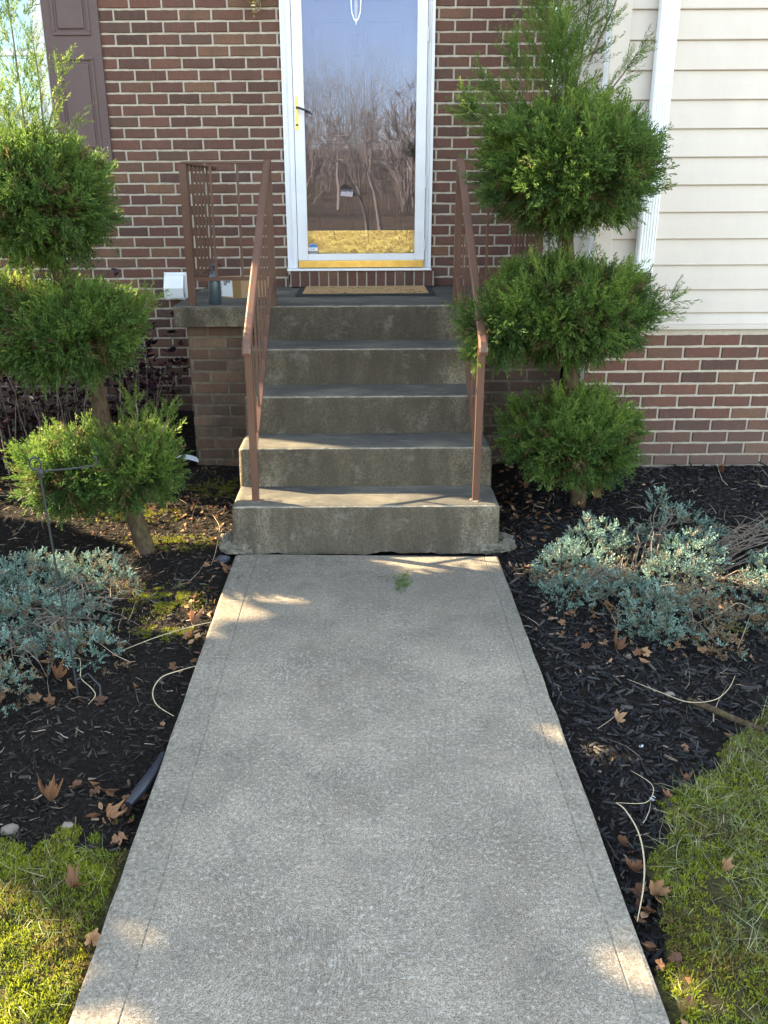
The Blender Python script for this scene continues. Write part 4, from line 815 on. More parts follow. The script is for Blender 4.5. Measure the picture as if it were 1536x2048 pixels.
creeping('blue green creeping juniper with browned patches and bare twigs, right of the walkway',
    [(.90, 3.42, .17, .22, .14, .03), (1.02, 3.62, .16, .17, .17, .02), (.84, 3.22, .12, .14, .10, .06), (1.02, 3.20, .14, .14, .12, .25), (1.12, 3.02, .13, .17, .13, .05), (1.30, 3.30, .17, .14, .14, .12), (1.22, 3.66, .10, .10, .13, .08), (1.42, 3.50, .16, .15, .16, .06), (1.50, 3.84, .12, .09, .14, .08), (1.42, 3.95, .06, .08, .17, .02), (1.60, 3.74, .10, .09, .09, .15), (1.62, 3.20, .16, .15, .10, .1), (1.50, 2.98, .11, .09, .06, .4), (1.78, 3.36, .16, .16, .14, .06), (1.92, 3.18, .14, .16, .12, .08), (1.28, 3.02, .13, .14, .12, .75), (1.30, 2.82, .07, .09, .06, .7), (1.86, 3.80, .05, .05, .08, .0), (1.06, 2.88, .12, .09, .10, .08)],
    [((1.45, 3.5), (1.85, 3.78, .10)), ((1.45, 3.55), (1.75, 3.65, .12)), ((1.2, 3.45), (1.0, 3.25, .08)), ((1.2, 3.5), (1.35, 3.75, .15)), ((1.25, 3.3), (1.3, 2.9, .05)), ((1.5, 3.4), (1.6, 3.05, .06)), ((1.5, 3.5), (1.95, 3.6, .10))], 150, 5, (1.3, 3.4, 0))
creeping('blue green creeping juniper growing around the black garden stake at the left of the walkway',
    [(-1.42, 3.30, .22, .22, .15, .08), (-1.18, 3.42, .17, .14, .13, .15), (-1.06, 3.33, .10, .10, .10, .15), (-1.30, 3.05, .18, .16, .12, .12), (-1.12, 3.03, .10, .12, .12, .06), (-1.45, 2.92, .2, .16, .12, .10), (-1.00, 2.76, .12, .10, .10, .05), (-1.13, 2.80, .09, .10, .09, .08), (-1.32, 2.72, .15, .13, .10, .12), (-1.24, 2.53, .12, .12, .08, .15), (-1.42, 2.55, .12, .14, .08, .3), (-1.60, 3.1, .2, .3, .15, .05)],
    [((-1.35, 3.1), (-1.0, 3.2, .05)), ((-1.35, 3.0), (-1.05, 2.8, .05)), ((-1.4, 3.0), (-1.2, 2.6, .04)), ((-1.35, 3.2), (-1.0, 2.95, .03))], 150, 6, (-1.3, 3.0, 0))

# purple-leaved shrub by the wall
t = empty('purple_shrub', (-2.1, 5.6, .05), 'dark purple leaved shrub against the brick wall behind the left topiary', 'shrub'); g = random.Random(12); mb = MB(); LP = []; LD = []
for k in range(120):
    bx_ = g.uniform(-2.75, -1.25); by = g.uniform(4.75, 5.3) if bx_ < -1.95 and g.random() < .55 else g.uniform(5.15, 5.9); tall = g.uniform(.35, .62)+.55*math.exp(-((bx_+1.6)/.22)**2)*g.random()+(.35 if -2.2 < bx_ < -1.75 else 0)*g.random(); e = Vector((bx_+g.uniform(-.15, .15), by+g.uniform(-.1, .08), .05+tall)); s0 = Vector((bx_*.9-.2, by, .05)); P = [s0.lerp(e, q/6)+Vector((g.uniform(-.015, .015), g.uniform(-.015, .015), .02*math.sin(q/2))) for q in range(7)]
    mb.tube(P, [.005, .0045, .004, .0035, .003, .002, .0015], 5)
    for q in range(1, 7):
        for w in range(4): a = g.uniform(0, 6.28); LP.append(P[q]+Vector((g.uniform(-.02, .02),)*3)); LD.append((math.cos(a), math.sin(a), g.uniform(-.3, .7)))
mb.obj('stems', 'twig', t, kind='stuff'); LT = [leaf_t(.050, .026, .15), leaf_t(.042, .022, .3), leaf_t(.058, .03, -.1)]
LP = np.array([tuple(p) for p in LP]); V, F, vc = scatter(LT, LP, np.array(LD), rng.uniform(.7, 1.2, len(LP)), rnd=rng.random(len(LP))**1.6); vc[:, 1] = 0; obj('leaves', V, F, 'purple_leaf', t, vc=vc, kind='stuff')

# ---------------------------------------------------------------- mulch, moss, grass, litter
def chip_t(L, w, h, seed):
    g = np.random.default_rng(seed); a = w/2; V = np.array([[-a, 0, 0], [a*.6, 0, L*.04], [a, 0, L*.9], [-a*.4, 0, L]])+g.normal(0, .0010, (4, 3)); T_ = V*[.7, 1, .94]+[0, h, L*.02]
    VV = np.concatenate([V, T_]); F = [[4, 5, 6, 7]]+[[i, (i+1) % 4, 4+(i+1) % 4, 4+i] for i in range(4)]; return VV, np.array(F), np.concatenate([np.zeros(4), np.ones(4)])
CH = [chip_t(.034, .0085, .004, 1), chip_t(.026, .010, .004, 2), chip_t(.045, .008, .005, 3), chip_t(.020, .0065, .003, 4), chip_t(.030, .006, .003, 5)]
def mulch(name, label, x0, x1, y0, y1, N, seed, big=0, mn=0.5):
    g = np.random.default_rng(seed); x = g.uniform(x0, x1, N); y = y0+(y1-y0)*g.random(N)**1.25; keep = (mossmask(x, y) < mn) & (np.abs(x) > .625); keep &= ~((np.abs(x) < .68) & (y > 3.8)); keep &= ~((np.abs(x) < 1.06) & (y > 5.09)); keep &= ~((x > 1.2) & (y > 4.70)); x, y = x[keep], y[keep]; n = len(x)
    P = np.stack([x, y, gz(x, y)+g.uniform(-.002, .010, n)], 1); a = g.uniform(0, 6.28, n); D = np.stack([np.cos(a), np.sin(a), g.normal(0, .22, n)], 1); s_ = g.lognormal(-.25, .38, n)
    fineL = (x < 0); s_ = np.where(fineL, s_*.72, s_); s_ = np.clip(s_, .3, 2)
    roll = g.normal(0, .35, n)+np.where(g.random(n) < .5, 0, np.pi)*0
    V, F, vc = scatter(CH, P, D, s_, roll=roll+np.pi*0, rnd=np.clip(g.beta(1.6, 3.0, n)+(g.random(n) < .03)*.55, 0, 1)); return obj(name, V, F, 'mulch_brown' if x0 < 0 else 'mulch_chip', vc=vc, kind='stuff', label=label, cat='mulch')
mulch('mulch', 'black shredded bark mulch in the planting bed left of the walkway', -2.5, -.62, 1.75, 5.9, 21000, 1)
mulch('mulch', 'black wood chip mulch in the planting bed right of the walkway', .62, 2.7, 1.2, 4.72, 34000, 2)
# moss and grass
def tuft_t(seed, n=7, L=.010, w=.0036):
    g = np.random.default_rng(seed); V = []; F = []; T = []
    for k in range(n):
        d = np.array([g.normal(0, .55), g.normal(0, .55), 1.]); q = tri(np.array([g.normal(0, .004), g.normal(0, .004), 0]), d, L*g.uniform(.6, 1.2), w, g.normal(size=3)); m = len(V); V.extend(q); F.append([m, m+1, m+2]); T.extend([0, .3, 1])
    return np.array(V), np.array(F), np.array(T)
TF = [tuft_t(k) for k in range(6)]
def blade_t(L, w, bend, seed):
    g = np.random.default_rng(seed); V = []; n = 4
    for k in range(n): t_ = k/(n-1); ww = w*(1-t_**2*.9)/2; c_ = np.array([bend*L*t_**2, g.normal(0, .0015)*t_, L*t_*(1-.35*bend*t_)]); V += [c_+[0, -ww, 0], c_+[0, ww, 0]]
    return np.array(V), np.array([[2*k, 2*k+1, 2*k+3, 2*k+2] for k in range(n-1)]), np.repeat(np.linspace(0, 1, n), 2)
BT = [blade_t(.045, .0022, .6, 1), blade_t(.060, .0020, 1.0, 2), blade_t(.035, .0024, .3, 3), blade_t(.075, .0018, 1.2, 4), blade_t(.05, .0022, 1.6, 5)]
def moss(label, x0, x1, y0, y1, N, NG, seed, gf):
    g = np.random.default_rng(seed); x = g.uniform(x0, x1, N); y = g.uniform(y0, y1, N); k = (mossmask(x, y)+(vnoise(x, y, 22, 8)-.5)*.6 > .5) & (vnoise(x, y, 9, 11)*.6+vnoise(x, y, 34, 12)*.4 > .20+.06*gf(x, y)*(x > 0)) & (np.abs(x) > .63); x, y = x[k], y[k]; n = len(x)
    P = np.stack([x, y, gz(x, y)-.002], 1); D = np.stack([g.normal(0, .3, n), g.normal(0, .3, n), np.ones(n)], 1); tone = np.clip(.15+.75*vnoise(x, y, 13, 2)+.25*(g.random(n)-.5), 0, 1); dd = ((vnoise(x, y, 9, 21)+.2*g.random(n) > .70) & (g.random(n) < .6))*.8
    V, F, vc = scatter(TF, P, D, g.uniform(.8, 1.5, n), rnd=tone, dead=dd); mo = obj('moss', V, F, 'moss_leaf', vc=vc, kind='stuff', label=label+' moss', cat='moss')
    x = g.uniform(x0, x1, NG); y = g.uniform(y0, y1, NG); k = (mossmask(x, y) > .6) & (gf(x, y)*.55+vnoise(x, y, 8, 31)*.6+g.random(NG)*.35 > .50) & (np.abs(x) > .64); x, y = x[k], y[k]; n = len(x); P = np.stack([x, y, gz(x, y)-.003], 1); a = g.uniform(0, 6.28, n); D = np.stack([np.cos(a)*.7, np.sin(a)*.7, g.uniform(.35, 1.1, n)], 1)
    V, F, vc = scatter(BT, P, D, g.uniform(.45, 1.0, n), rnd=np.clip(g.beta(1.4, 2.0, n)+.05, 0, 1)); vc[:, 1] = vc[:, 0]; obj('grass', V, F, 'grass_blade', vc=vc, kind='stuff', label=label.replace('cushions of', 'thin lawn among')+' moss', cat='grass')
moss('cushions of yellow green lawn at the lower right corner,', .62, 2.3, .8, 2.9, 44000, 46000, 3, lambda x, y: .1+.9*sm(.8, 1.2, x+(1.7-y)*.35))
moss('cushions of bright green lawn at the lower left corner,', -2.0, -.62, .8, 1.95, 30000, 9000, 4, lambda x, y: sm(-.75, -1.1, x)*.9+.15)
g = np.random.default_rng(91); P = []
for cx_, cy_, rx, ry, n in ((-.86, 3.30, .13, .10, 1500), (-.80, 3.02, .10, .05, 500), (-.95, 3.95, .16, .08, 900), (-1.25, 4.35, .2, .1, 900), (-.85, 4.75, .15, .12, 900)):
    x = g.normal(cx_, rx*.6, n); y = g.normal(cy_, ry*.6, n); k = (vnoise(x, y, 26, 41) > .42) & (np.abs(x) > .64); P.append(np.stack([x, y, gz(x, y)+.003], 1)[k])
P = np.concatenate(P); n = len(P); V, F, vc = scatter(TF, P, np.stack([g.normal(0, .35, n), g.normal(0, .35, n), np.ones(n)], 1), g.uniform(.7, 1.2, n), rnd=g.uniform(0, .7, n), dead=(g.random(n) < .3)*.8); obj('moss', V, F, 'moss_leaf', vc=vc, kind='stuff', label='small olive moss patches on the soil of the left bed', cat='moss')
# leaf litter
def lobed(seed, L=.06):
    """lobed dead leaf: five pointed lobes with ragged edges, folded along the ribs"""
    g = np.random.default_rng(seed); n = 31; th = np.linspace(-2.7, 2.7, n); ph = np.abs(((th*1.02/1.05) % 1)*2-1) if False else np.abs(np.mod(th/1.08+.5, 1)*2-1); lobe = (1-ph)**1.1; env = .55+.45*np.cos(th*.42)
    r = L*.60*env*(.70+.30*lobe)*(1+.20*g.normal(size=n)*(.35+lobe*.35)); V = [[0, 0, 0]]
    for a, q, l in zip(th, r, lobe): V.append([q*np.sin(a), -.10*q*l+.22*q*(1-l)*.5, q*np.cos(a)])
    V = np.array(V); V[:, 1] += g.normal(0, .0024, len(V)); F = np.array([[0, i, i+1] for i in range(1, n)]); return V, F, np.concatenate([[.2], .3+.6*lobe*g.random(n)])
def curl(V, k): W_ = V.copy(); W_[:, 1] += k*V[:, 0]**2/.03+k*.6*V[:, 2]**2/.03; return W_
def litter(name, label, cx, cy, sx, sy, N, seed, sc_=(.35, .8)):
    g = np.random.default_rng(seed); x = g.normal(cx, sx, N); y = g.normal(cy, sy, N); k = (np.abs(x) > .63) & (y < 6); k &= ~((np.abs(x) < .68) & (y > 3.72)); k &= ~((x > 1.18) & (y > 4.66)); k &= ~((np.abs(x) < 1.06) & (y > 5.06)); x, y = x[k], y[k]; n = len(x)
    oq = leaf_t(.055, .026, .3); oval = (oq[0]-[0, 0, .027], np.concatenate([oq[1][:, [0, 1, 2]], oq[1][:, [0, 2, 3]]]), oq[2])
    P = np.stack([x, y, gz(x, y)+g.uniform(.004, .018, n)], 1); a = g.uniform(0, 6.28, n); D = np.stack([np.cos(a), np.sin(a), g.normal(0, .3, n)], 1); T_ = [(curl(V_, c_), F_, t_) for q, c_ in enumerate((.2, .5, .8, -.4)) for V_, F_, t_ in [lobed(q+5, .052)]]+[(curl(oval[0], c_), oval[1], oval[2]) for c_ in (.5, 1.2, 1.9)]
    V, F, vc = scatter(T_, P, D, g.uniform(*sc_, n), roll=g.normal(0, .8, n)); vc[:, 1] = vc[:, 0]*.6+vc[:, 1]*.4; return obj(name, V, F, 'dead_leaf', vc=vc, kind='stuff', label=label, cat='leaf litter')
litter('leaf_litter', 'crumbled brown leaves scattered under the left topiary', -1.0, 4.35, .28, .35, 150, 1, (.25, .6))
litter('leaf_litter', 'brown leaves gathered along the left edge of the walkway', -.68, 3.25, .05, .35, 45, 2)
litter('leaf_litter', 'brown leaves packed against the right side of the steps', .80, 4.35, .12, .35, 130, 3)
litter('leaf_litter', 'brown leaves around the front of the right creeping juniper', .95, 3.0, .22, .16, 60, 4)
litter('leaf_litter', 'brown leaves caught in the left creeping juniper', -1.15, 2.75, .15, .2, 30, 5, (.5, 1))
litter('leaf_litter', 'brown leaves by the walkway at the edge of the left moss', -.68, 1.98, .06, .08, 26, 6, (.4, .9))
litter('leaf_litter', 'brown leaves lining the lower right edge of the walkway', .665, 1.62, .03, .22, 22, 7, (.4, .85))
litter('leaf_litter', 'sparse brown leaves on the open right mulch', 1.3, 2.9, .5, .7, 34, 8, (.25, .5))
litter('leaf_litter', 'dead leaves below the purple shrub', -1.9, 5.0, .4, .35, 120, 9)
def fine(name, label, x0, x1, y0, y1, N, seed):  # thin dead stems in the mulch
    g = np.random.default_rng(seed); x = g.uniform(x0, x1, N); y = g.uniform(y0, y1, N); k = (mossmask(x, y) < .5) & (np.abs(x) > .64) & ~((np.abs(x) < .68) & (y > 3.72)) & ~((x > 1.18) & (y > 4.6)) & ~((np.abs(x) < 1.06) & (y > 5.06)); x, y = x[k], y[k]; n = len(x); a = g.uniform(0, 6.28, n)
    P = np.stack([x, y, gz(x, y)+.008], 1); D = np.stack([np.cos(a), np.sin(a), g.uniform(.0, .25, n)], 1); V, F, vc = scatter(BT, P, D, g.uniform(.6, 2.0, n), rnd=g.uniform(.2, .9, n)); vc[:, 1] = vc[:, 0]*.5; vc[:, 0] *= .5; return obj(name, V, F, 'bare_branch', vc=vc, kind='stuff', label=label, cat='stems')
fine('dead_stems', 'thin dead stems strewn over the left bed', -2.2, -.64, 1.9, 5.2, 600, 1); fine('dead_stems', 'thin dead stems strewn over the right bed', .64, 2.3, 1.4, 4.6, 420, 2)
# individual fallen leaves
def leaf(x, y, s_, rz, label, tone, tilt=(.1, .1), seed=0, cu=.5, z=None):
    s_ *= .76; V, F, tp_ = lobed(seed, .078); V = curl(V, cu+.5)*s_; V = V[:, [0, 2, 1]]; zz = float(gz(x, y))+.014 if z is None else z
    me = mesh_np('fallen_leaf', V, F, 'dead_leaf', np.stack([np.full(len(V), tone*.95), tone*.5+tp_*.5, np.zeros(len(V))], 1)); o = place(me, 'fallen_leaf', None, (x, y, zz)); o.rotation_euler = (tilt[0], tilt[1], rz)
    st_ = MB().tube([(0, -.005, .002), (0, -.03*s_, .001), (.004, -.05*s_, .004)], .0011, 5); me2 = mk('leaf_stalk', st_.v, st_.f, 'twig'); c = bpy.data.objects.new('leaf_stalk', me2); COL.objects.link(c); c.parent = o
    return tag(o, label, 'leaf', 'fallen leaves')
for a in ((.801, 2.382, .75, .4, 'tan dry leaf lying alone on the right mulch beside the walkway', .85, (.5, .2), 1), (-.715, 1.66, .9, 2.2, 'grey brown dead leaf on the moss at the lower left', .25, (.3, -.3), 2, .9), (-.708, 1.935, .8, 1.0, 'upright tan maple leaf on the soil just above the left moss', .7, (.8, .2), 3, .7), (-.885, 1.995, 1.1, 2.8, 'cluster forming reddish brown leaf on the left mulch, nearest the frame edge', .4, (.5, .3), 4, 1), (.698, 1.66, .95, .9, 'large tan curled leaf between the pale straw and the lower right moss', .7, (.5, -.4), 6, .9),
          (.672, 1.735, .85, 2.2, 'reddish brown leaf between the walkway edge and the pale straw', .38, (.4, .4), 7, .7), (.875, 1.70, .55, .6, 'small tan leaf lying on the lower right moss', .8, (.5, .1), 8, .9), (1.20, 4.31, 1.0, .3, 'broad tan leaf resting at the foot of the right topiary trunk', .8, (.8, 0), 9, .6), (1.10, 4.18, .8, 1.8, 'tan leaf flat on the mulch just in front of the right topiary trunk', .7, (.3, 0), 10, .5), (1.96, 4.60, .9, 1.1, 'reddish brown leaf against the right brick foundation wall', .35, (.9, .1), 11, .7),
          (.83, 1.985, .5, .8, 'orange brown leaf inside the bend of the pale straw', .5, (.2, .3), 12, .4), (.915, 2.07, .55, 2.6, 'narrow reddish leaf on the mulch just above the right moss', .3, (.8, .2), 13, .7), (-.70, 3.10, .9, .6, 'red brown leaf touching the left edge of the walkway by the sunlit patch', .4, (.5, .4), 14, .8), (-1.09, 2.66, 1.0, 2.5, 'large rusty leaf caught under the left creeping juniper beside the stake', .45, (.7, .3), 15, .8), (.92, 2.84, 1.0, .5, 'long brown leaf in front of the right creeping juniper', .3, (.4, .3), 16, .8),
          (.98, 1.30, .5, 1.3, 'small orange leaf on the grass at the bottom right', .45, (.3, .3), 17, .6), (.83, 1.33, .6, 2.9, 'purple brown leaf on the moss at the bottom right', .15, (.5, .2), 18, .9), (-.63, 1.52, .7, .2, 'pale lobed leaf leaning on the lower left edge of the walkway', .95, (.9, .5), 19, .6)): leaf(*a)
# pale curved straws
def straw(pts, label, r=.0021):
    P = [Vector(p) for p in pts]; Q = []
    for i in range(len(P)-1):
        p0, p1, p2, p3 = P[max(0, i-1)], P[i], P[i+1], P[min(len(P)-1, i+2)]
        for k in range(8): t_ = k/8; Q.append(.5*((2*p1)+(p2-p0)*t_+(2*p0-5*p1+4*p2-p3)*t_*t_+(3*p1-p0-3*p2+p3)*t_**3))
    Q.append(P[-1]); n = len(Q); mb = MB().tube(Q, [r*.68*(1-.6*abs(2*k/n-1)**3) for k in range(n)], 6); a = tuple(P[0]); o = obj('straw', mb.v, mb.f, 'straw', None, a, True, vc=(.5, .5, 0)); return tag(o, label, 'straw', 'pale dry straws')
straw([(-.555, 3.03, .012), (-.64, 2.985, .02), (-.78, 2.90, .015), (-.90, 2.82, .0)], 'pale straight straw reaching from the walkway edge towards the left creeping juniper')
straw([(-.605, 2.70, .004), (-.66, 2.675, .0), (-.713, 2.63, .0), (-.725, 2.55, -.005), (-.694, 2.473, -.01), (-.625, 2.41, -.012)], 'pale bowed straw curving out from the left walkway edge', .0028)
straw([(-1.09, 2.70, .02), (-1.025, 2.715, .03), (-1.0, 2.66, .02), (-.985, 2.611, .01), (-.936, 2.563, .0), (-.915, 2.532, -.01), (-.926, 2.486, -.015)], 'pale wavy straw looping around the foot of the black stake')
straw([(.897, 2.60, .0), (.983, 2.495, .01), (1.046, 2.438, .012), (1.134, 2.448, .012), (1.212, 2.524, .005), (1.275, 2.62, .0)], 'pale hooked straw on the open mulch above the fallen stick')
straw([(.763, 2.10, .0), (.795, 2.03, .012), (.792, 1.987, .012), (.756, 1.945, .01), (.673, 1.934, .02)], 'thin curved straw on the mulch above the kinked pale straw', .0016)
straw([(.673, 1.934, .02), (.69, 1.904, .02), (.702, 1.828, .015), (.691, 1.739, .01), (.66, 1.64, .01), (.622, 1.555, -.01)], 'long pale straw arching along the lower right edge of the walkway', .003)
straw([(1.25, 2.96, .02), (1.392, 3.04, .035), (1.482, 3.10, .04), (1.535, 3.0, .02)], 'pale arched straw in front of the right creeping juniper')
straw([(-.80, 4.25, .0), (-.735, 4.05, .02), (-.711, 3.9, .03), (-.70, 3.72, .01), (-.70, 3.6, .0)], 'pale upright straw beside the left foot of the steps', .0016)
# stick, stake, pipe, stones, flyer, weed, sprig
sk = MB().tube([(1.06, 2.47, .0), (1.12, 2.40, .006), (1.17, 2.345, .004), (1.235, 2.295, .002)], [.009, .011, .010, .007], 8).obj('fallen_stick', 'bark', None, (1.06, 2.47, 0), True); tag(sk, 'peeling brown stick lying in the mulch above the right moss', 'stick')
sk = MB().tube([(1.24, 2.29, .0), (1.30, 2.30, .004), (1.42, 2.35, .0)], [.012, .015, .012], 8).obj('fallen_stick', 'black_metal', None, (1.24, 2.29, 0), True); tag(sk, 'dark wet stick at the right edge between mulch and moss', 'stick')
gs = empty('garden_stake', (-.99, 2.56, -.03), 'black metal garden flag stake with a side arm standing in the left bed', 'garden stake')
MB().tube([(-.985, 2.565, -.06), (-.990, 2.563, .2), (-.998, 2.558, .5), (-1.004, 2.552, .775)], .0036, 8).obj('stake_pole', 'black_metal', gs, smooth=True)
MB().tube([(-1.004+.018*math.cos(a)-.010, 2.552, .800+.020*math.sin(a)) for a in [math.pi*2*k/16 for k in range(17)]], .0034, 8, False).obj('loop', 'black_metal', gs, smooth=True)
MB().lathe((-1.000, 2.552, .772), [(.008, -.012), (.010, 0), (.007, .012)], 10).obj('collar', 'black_metal', gs)
MB().tube([(-1.000, 2.552, .776), (-.92, 2.552, .782), (-.835, 2.552, .792), (-.825, 2.552, .800), (-.824, 2.552, .818), (-.834, 2.552, .824)], .0030, 8).obj('side_arm', 'black_metal', gs, smooth=True)
MB().tube([(-.985, 2.566, .03), (-.955, 2.60, .035), (-.905, 2.56, .01), (-.898, 2.53, -.04)], .0035, 6).obj('foot_prong', 'black_metal', gs, smooth=True)
dp = fixn(MB().tube([(-.665, 1.985, -.018), (-.645, 2.04, -.012), (-.628, 2.12, -.014), (-.618, 2.22, -.02)], [.011, .017, .015, .009], 10).obj('drain_pipe', 'black_plastic', None, (-.65, 2.05, -.02), True)); tag(dp, 'short piece of dark plastic pipe lying against the left walkway edge', 'pipe')
for x, y, s_, lb_, mt in ((-.965, 1.905, (.026, .018, .014), 'tan oval stone at the left frame edge above the moss', 'stone'), (-.80, 1.885, (.016, .012, .010), 'pale grey stone in the soil beside the upright tan leaf', 'stone'), (-.675, 3.74, (.038, .03, .025), 'dark angular stone wedged between the steps and the walkway corner', 'stone_dark'), (.80, 2.005, (.009, .008, .006), 'small white pebble next to the curved straw', 'paper'), (.845, 2.26, (.007, .005, .006), 'tiny white pebble on the open right mulch', 'paper'), (1.02, 2.53, (.016, .012, .010), 'rough whitish stone above the hooked straw', 'stone'), (.96, 2.80, (.012, .012, .010), 'grey pebble in front of the right creeping juniper', 'stone')):
    z = float(gz(x, y)); V, F = lump((x, y, z+s_[2]*.5), s_, x*7, 2); o = obj('stone', V, F, mt, None, (x, y, z), True); tag(o, lb_, 'stone')
fl = MB(); 
for k in range(7): t_ = k/6; fl.v += [(-1.20+.17*t_, 5.10+.03*t_, .045+.03*math.sin(t_*3)), (-1.19+.17*t_, 5.02+.07*t_, .035+.03*math.sin(t_*3+.3))]
fl.f = [(2*k, 2*k+2, 2*k+3, 2*k+1) for k in range(6)]; tag(fl.obj('paper_scrap', 'paper', None, (-1.12, 5.08, .03), True), 'crumpled white paper scrap on the mulch left of the brick pier', 'paper')
V, F, vc = scatter([leaf_t(.045, .014, .2)], np.array([(1.443, 3.0, float(gz(1.443, 3.0))+.005)]*9), np.array([(math.cos(a), math.sin(a), .45) for a in np.linspace(0, 5.6, 9)]), rng.uniform(.6, 1.1, 9), rnd=np.full(9, .6)); vc[:, 2] = 0; tag(obj('weed', V, F, 'juniper_green', None, (1.443, 3.0, 0), vc=vc), 'small green weed sprouting in front of the right creeping juniper', 'weed')
n = 26; P = np.stack([.137+rng.normal(0, .022, n), 3.36+rng.normal(0, .05, n), np.full(n, .006)], 1); V, F, vc = scatter(SPR, P, np.stack([rng.normal(.3, .5, n), np.full(n, .8), rng.uniform(0, .25, n)], 1), rng.uniform(.35, .6, n), rnd=np.full(n, .5)); V[:, 2] = np.maximum(V[:, 2], .002); tag(obj('juniper_clipping', V, F, 'juniper_green', None, (.137, 3.37, 0), vc=vc, kind='stuff'), 'fresh green juniper clipping lying on the walkway below the steps', 'clipping')

# ---------------------------------------------------------------- surroundings seen in reflections, and added evergreens casting the shade
def bare_tree(x, y, h, seed, r0, spread=.55, lean=(0, 0), depth=6, label='', tone=.4, zb=-.2, n0=4):
    g = random.Random(seed); V = []; F = []; C_ = []
    def seg(a, b, ra, rb):
        d = (b-a).normalized(); u_ = d.cross(Vector((.3, .5, .8))).normalized(); w_ = d.cross(u_); n = len(V)
        for p, r in ((a, ra), (b, rb)):
            for k in range(3): an = 2.094*k; V.append(tuple(p+(u_*math.cos(an)+w_*math.sin(an))*r))
        for k in range(3): F.append((n+k, n+(k+1) % 3, n+3+(k+1) % 3, n+3+k))
    def grow(p, d, L, r, lv):
        n = 3 if lv < 4 else 2; q = p
        for k in range(n):
            d = (d+Vector((g.uniform(-1, 1), g.uniform(-1, 1), g.uniform(-.35, .7)))*.20).normalized(); e = q+d*L/n; rb = r*(1-.25/n*(k+1)); seg(q, e, r, rb); q = e; r = rb
            if lv < depth and lv > 0 and g.random() < .75:
                s_ = Vector((g.uniform(-1, 1), g.uniform(-1, 1), g.uniform(-.1, .8))).normalized(); grow(q, (d*.5+s_*spread*1.3).normalized(), L*g.uniform(.5, .75), r*.55, lv+1)
        if lv < depth:
            for k in range(2 if lv else n0): s_ = Vector((g.uniform(-1, 1), g.uniform(-1, 1), g.uniform(-.2, .7))).normalized(); grow(q, (d+s_*spread*1.25).normalized(), L*g.uniform(.62, .88), r*.66, lv+1)
    grow(Vector((0, 0, 0)), Vector((lean[0], lean[1], 1)).normalized(), h*.27, r0, 0)
    V = np.array(V); V[:, 0] += x; V[:, 1] += y; V[:, 2] += zb; vc = np.tile([[tone, tone, 0]], (len(V), 1)); F = np.array(F, np.int32)
    return obj('bare_tree', V, F, 'bare_branch', None, (x, y, zb), vc=vc, label=label, cat='tree', group='bare trees behind the viewer')
bare_tree(.15, -12, 6.0, 3, .07, label='slender bare tree in the middle of the door reflection', tone=.15, depth=6)
sp = [(-5, -16, 7.5, .09), (-2.6, -20, 8, .08), (2.6, -19, 8.5, .085), (5.2, -15, 8, .09), (-8, -24, 9, .10), (0.8, -30, 10, .15), (-4, -32, 10, .15), (7, -28, 10, .15), (4, -36, 11, .16), (-10, -36, 11, .16), (-1.5, -44, 12, .18), (10, -42, 12, .18), (-7, -50, 13, .2), (3.5, -52, 13, .2), (-14, -50, 13, .2)]
protos = []
for k, (x, y, h, r) in enumerate(sp):
    if k < 5: o = bare_tree(x, y, h, 20+k, r, depth=6 if k < 1 else 5, tone=.3+.12*(k % 3), label='bare leafless tree reflected in the storm door glass'); protos.append((o, h))
    else:
        s0, h0 = protos[k % 5]; o = s0.copy(); COL.objects.link(o); o.location = (x, y, -.2+(.8 if y < -40 else 0)); o.scale = (h/h0*1.1,)*2+(h/h0,); o.rotation_euler.z = k*1.7
# shrub of overhanging twigs closer by
bare_tree(1.75, -2.6, 3.4, 61, .035, spread=.6, lean=(-.15, 0), depth=4, label='small bare twiggy tree close behind the viewer', tone=.1)
# far woods
g = np.random.default_rng(77); n = 2600; x = g.uniform(-110, 110, n); y = -48-150*g.random(n)**1.3; zz = sm(-60, -220, y)*13*(.7+.6*vnoise(x, y, .012))-.4; WT = [spray(8.5, 9, 3.4, .13, 400+k, nsub=3) for k in range(6)]
kp_ = ~((np.abs(x+2.1*(-y/95)) < 3) & (y > -95)); x, y, zz = x[kp_], y[kp_], zz[kp_]; n = len(x); V, F, vc = scatter(WT, np.stack([x, y, zz], 1), np.stack([g.normal(0, .07, n), g.normal(0, .07, n), np.ones(n)], 1), g.uniform(.6, 1.15, n), rnd=g.random(n)); vc[:, 1] = vc[:, 0]
obj('far_woods', V, F, 'bare_branch', vc=vc, kind='stuff', label='brown winter woods on the far hill seen in the door reflection', cat='woods')
wh = empty('neighbour_house', (-2.6, -95, 0), 'small white house among the trees in the door reflection', 'house'); MB().box(-2.9, -1.3, -97, -93, .2, 1.9).obj('house_wall', 'white_trim', wh); fixn(MB().prism([(-3.05, 1.901), (-1.15, 1.901), (-2.1, 2.5)], 1, -97.2, -92.8).obj('house_roof', 'roof_shingle', wh))
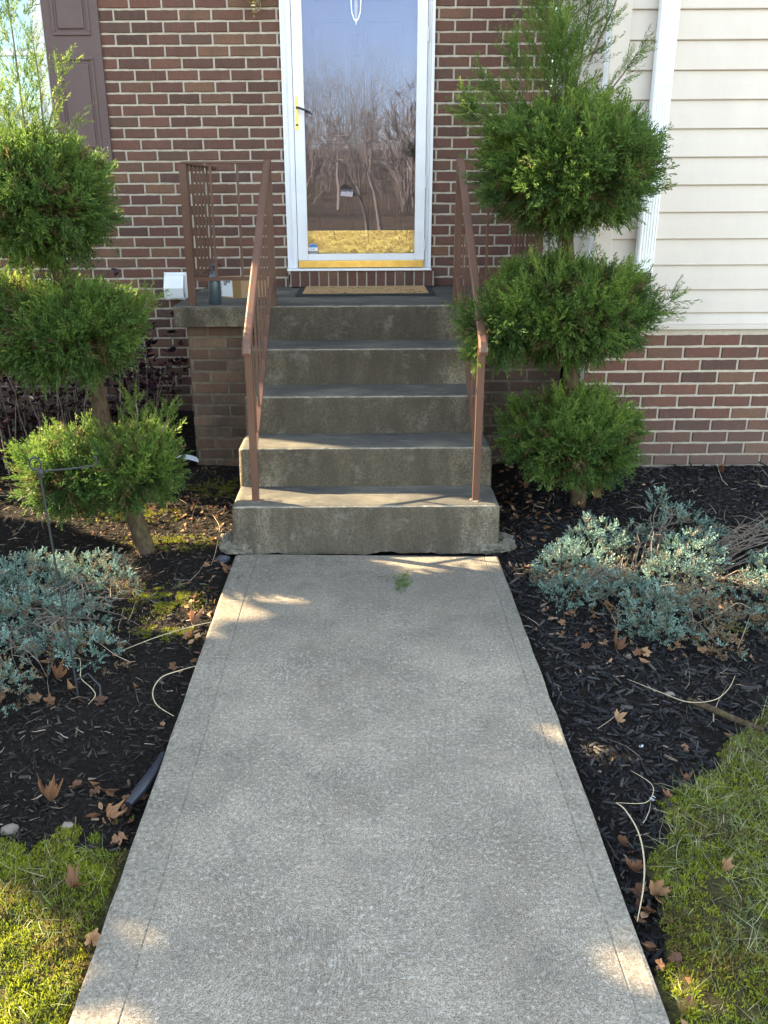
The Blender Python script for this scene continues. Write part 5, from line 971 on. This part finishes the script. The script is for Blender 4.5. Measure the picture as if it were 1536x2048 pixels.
# unseen evergreens added to shade the walk, with gaps cut for the sunlit patches
def A3(v): return np.array(v, float)
sd_ = A3(sdir)
beams = [((-.60, 3.24, 0), .05), ((-.45, 3.20, 0), .045), ((-.32, 3.15, 0), .03), ((-.05, 3.42, 0), .035), ((.12, 3.41, 0), .035), ((-1.1, 3.95, .5), .10), ((-1.25, 4.0, 1.0), .15), ((-1.4, 4.0, 1.6), .3), ((-1.4, 3.9, .5), .1), ((-.9, 3.8, 0), .15), ((-1.0, 3.98, 0), .12), ((.56, 2.30, 0), .045), ((.58, 1.45, 0), .045), ((-1.02, 1.33, 0), .20), ((-1.3, 1.35, 0), .3),
         ((.95, 3.5, .15), .09), ((1.0, 3.28, .08), .05), ((1.30, 3.0, .05), .035), ((-1.15, 3.45, .12), .16), ((-.85, 3.3, 0), .09), ((-.80, 3.1, 0), .08), ((-1.3, 3.55, .1), .12), ((0, 3.95, .19), .25), ((-.4, 4.0, .19), .25), ((.3, 3.9, .19), .2), ((-.5, 4.25, .39), .2)]
def blocked(P, extra=0.0):
    k = np.zeros(len(P), bool)
    for (c, r) in beams:
        w = P-A3(c); tt = w@sd_; dist = np.linalg.norm(w-tt[:, None]*sd_, axis=1); k |= (dist < r*1.35+extra) & (tt > 0)
    return k
LQ = [leaf_t(.22, .18, .2), leaf_t(.19, .16, -.2)]
for q, (cx, cy, hh, rr, lb_) in enumerate(((-4.7, 2.35, 5.2, .75, 'nearest'), (-4.9, 3.35, 5.2, .75, 'second'), (-5.0, 4.2, 5.0, .62, 'third'), (-5.05, 5.02, 4.6, .44, 'fourth'))):
    t = empty('shade_evergreen', (cx, cy, -.2), 'unseen columnar evergreen added for shade left of the frame, %s of four from the street' % lb_, 'tree', 'added shade evergreens left of the house'); MB().tube([(cx, cy, -.25), (cx, cy, hh*(.9 if q < 3 else .3))], [.08, .02], 8).obj('trunk', 'bark', t)
    g = np.random.default_rng(200+q); n = 5600; z = g.random(n)**.9*hh; th = g.uniform(0, 6.28, n); rad = rr*np.clip(1.05-(z/hh)**3, 0, 1)*np.sqrt(g.random(n)); P = np.stack([cx+np.cos(th)*rad, cy+np.sin(th)*rad, z], 1); P = P[~blocked(P, .11)]; n = len(P)
    V, F, vc = scatter(LQ, P, g.normal(0, .6, (n, 3))+[0, 0, .6], g.uniform(.8, 1.2, n)); obj('foliage', V, F, 'arborvitae_green', t, vc=vc)
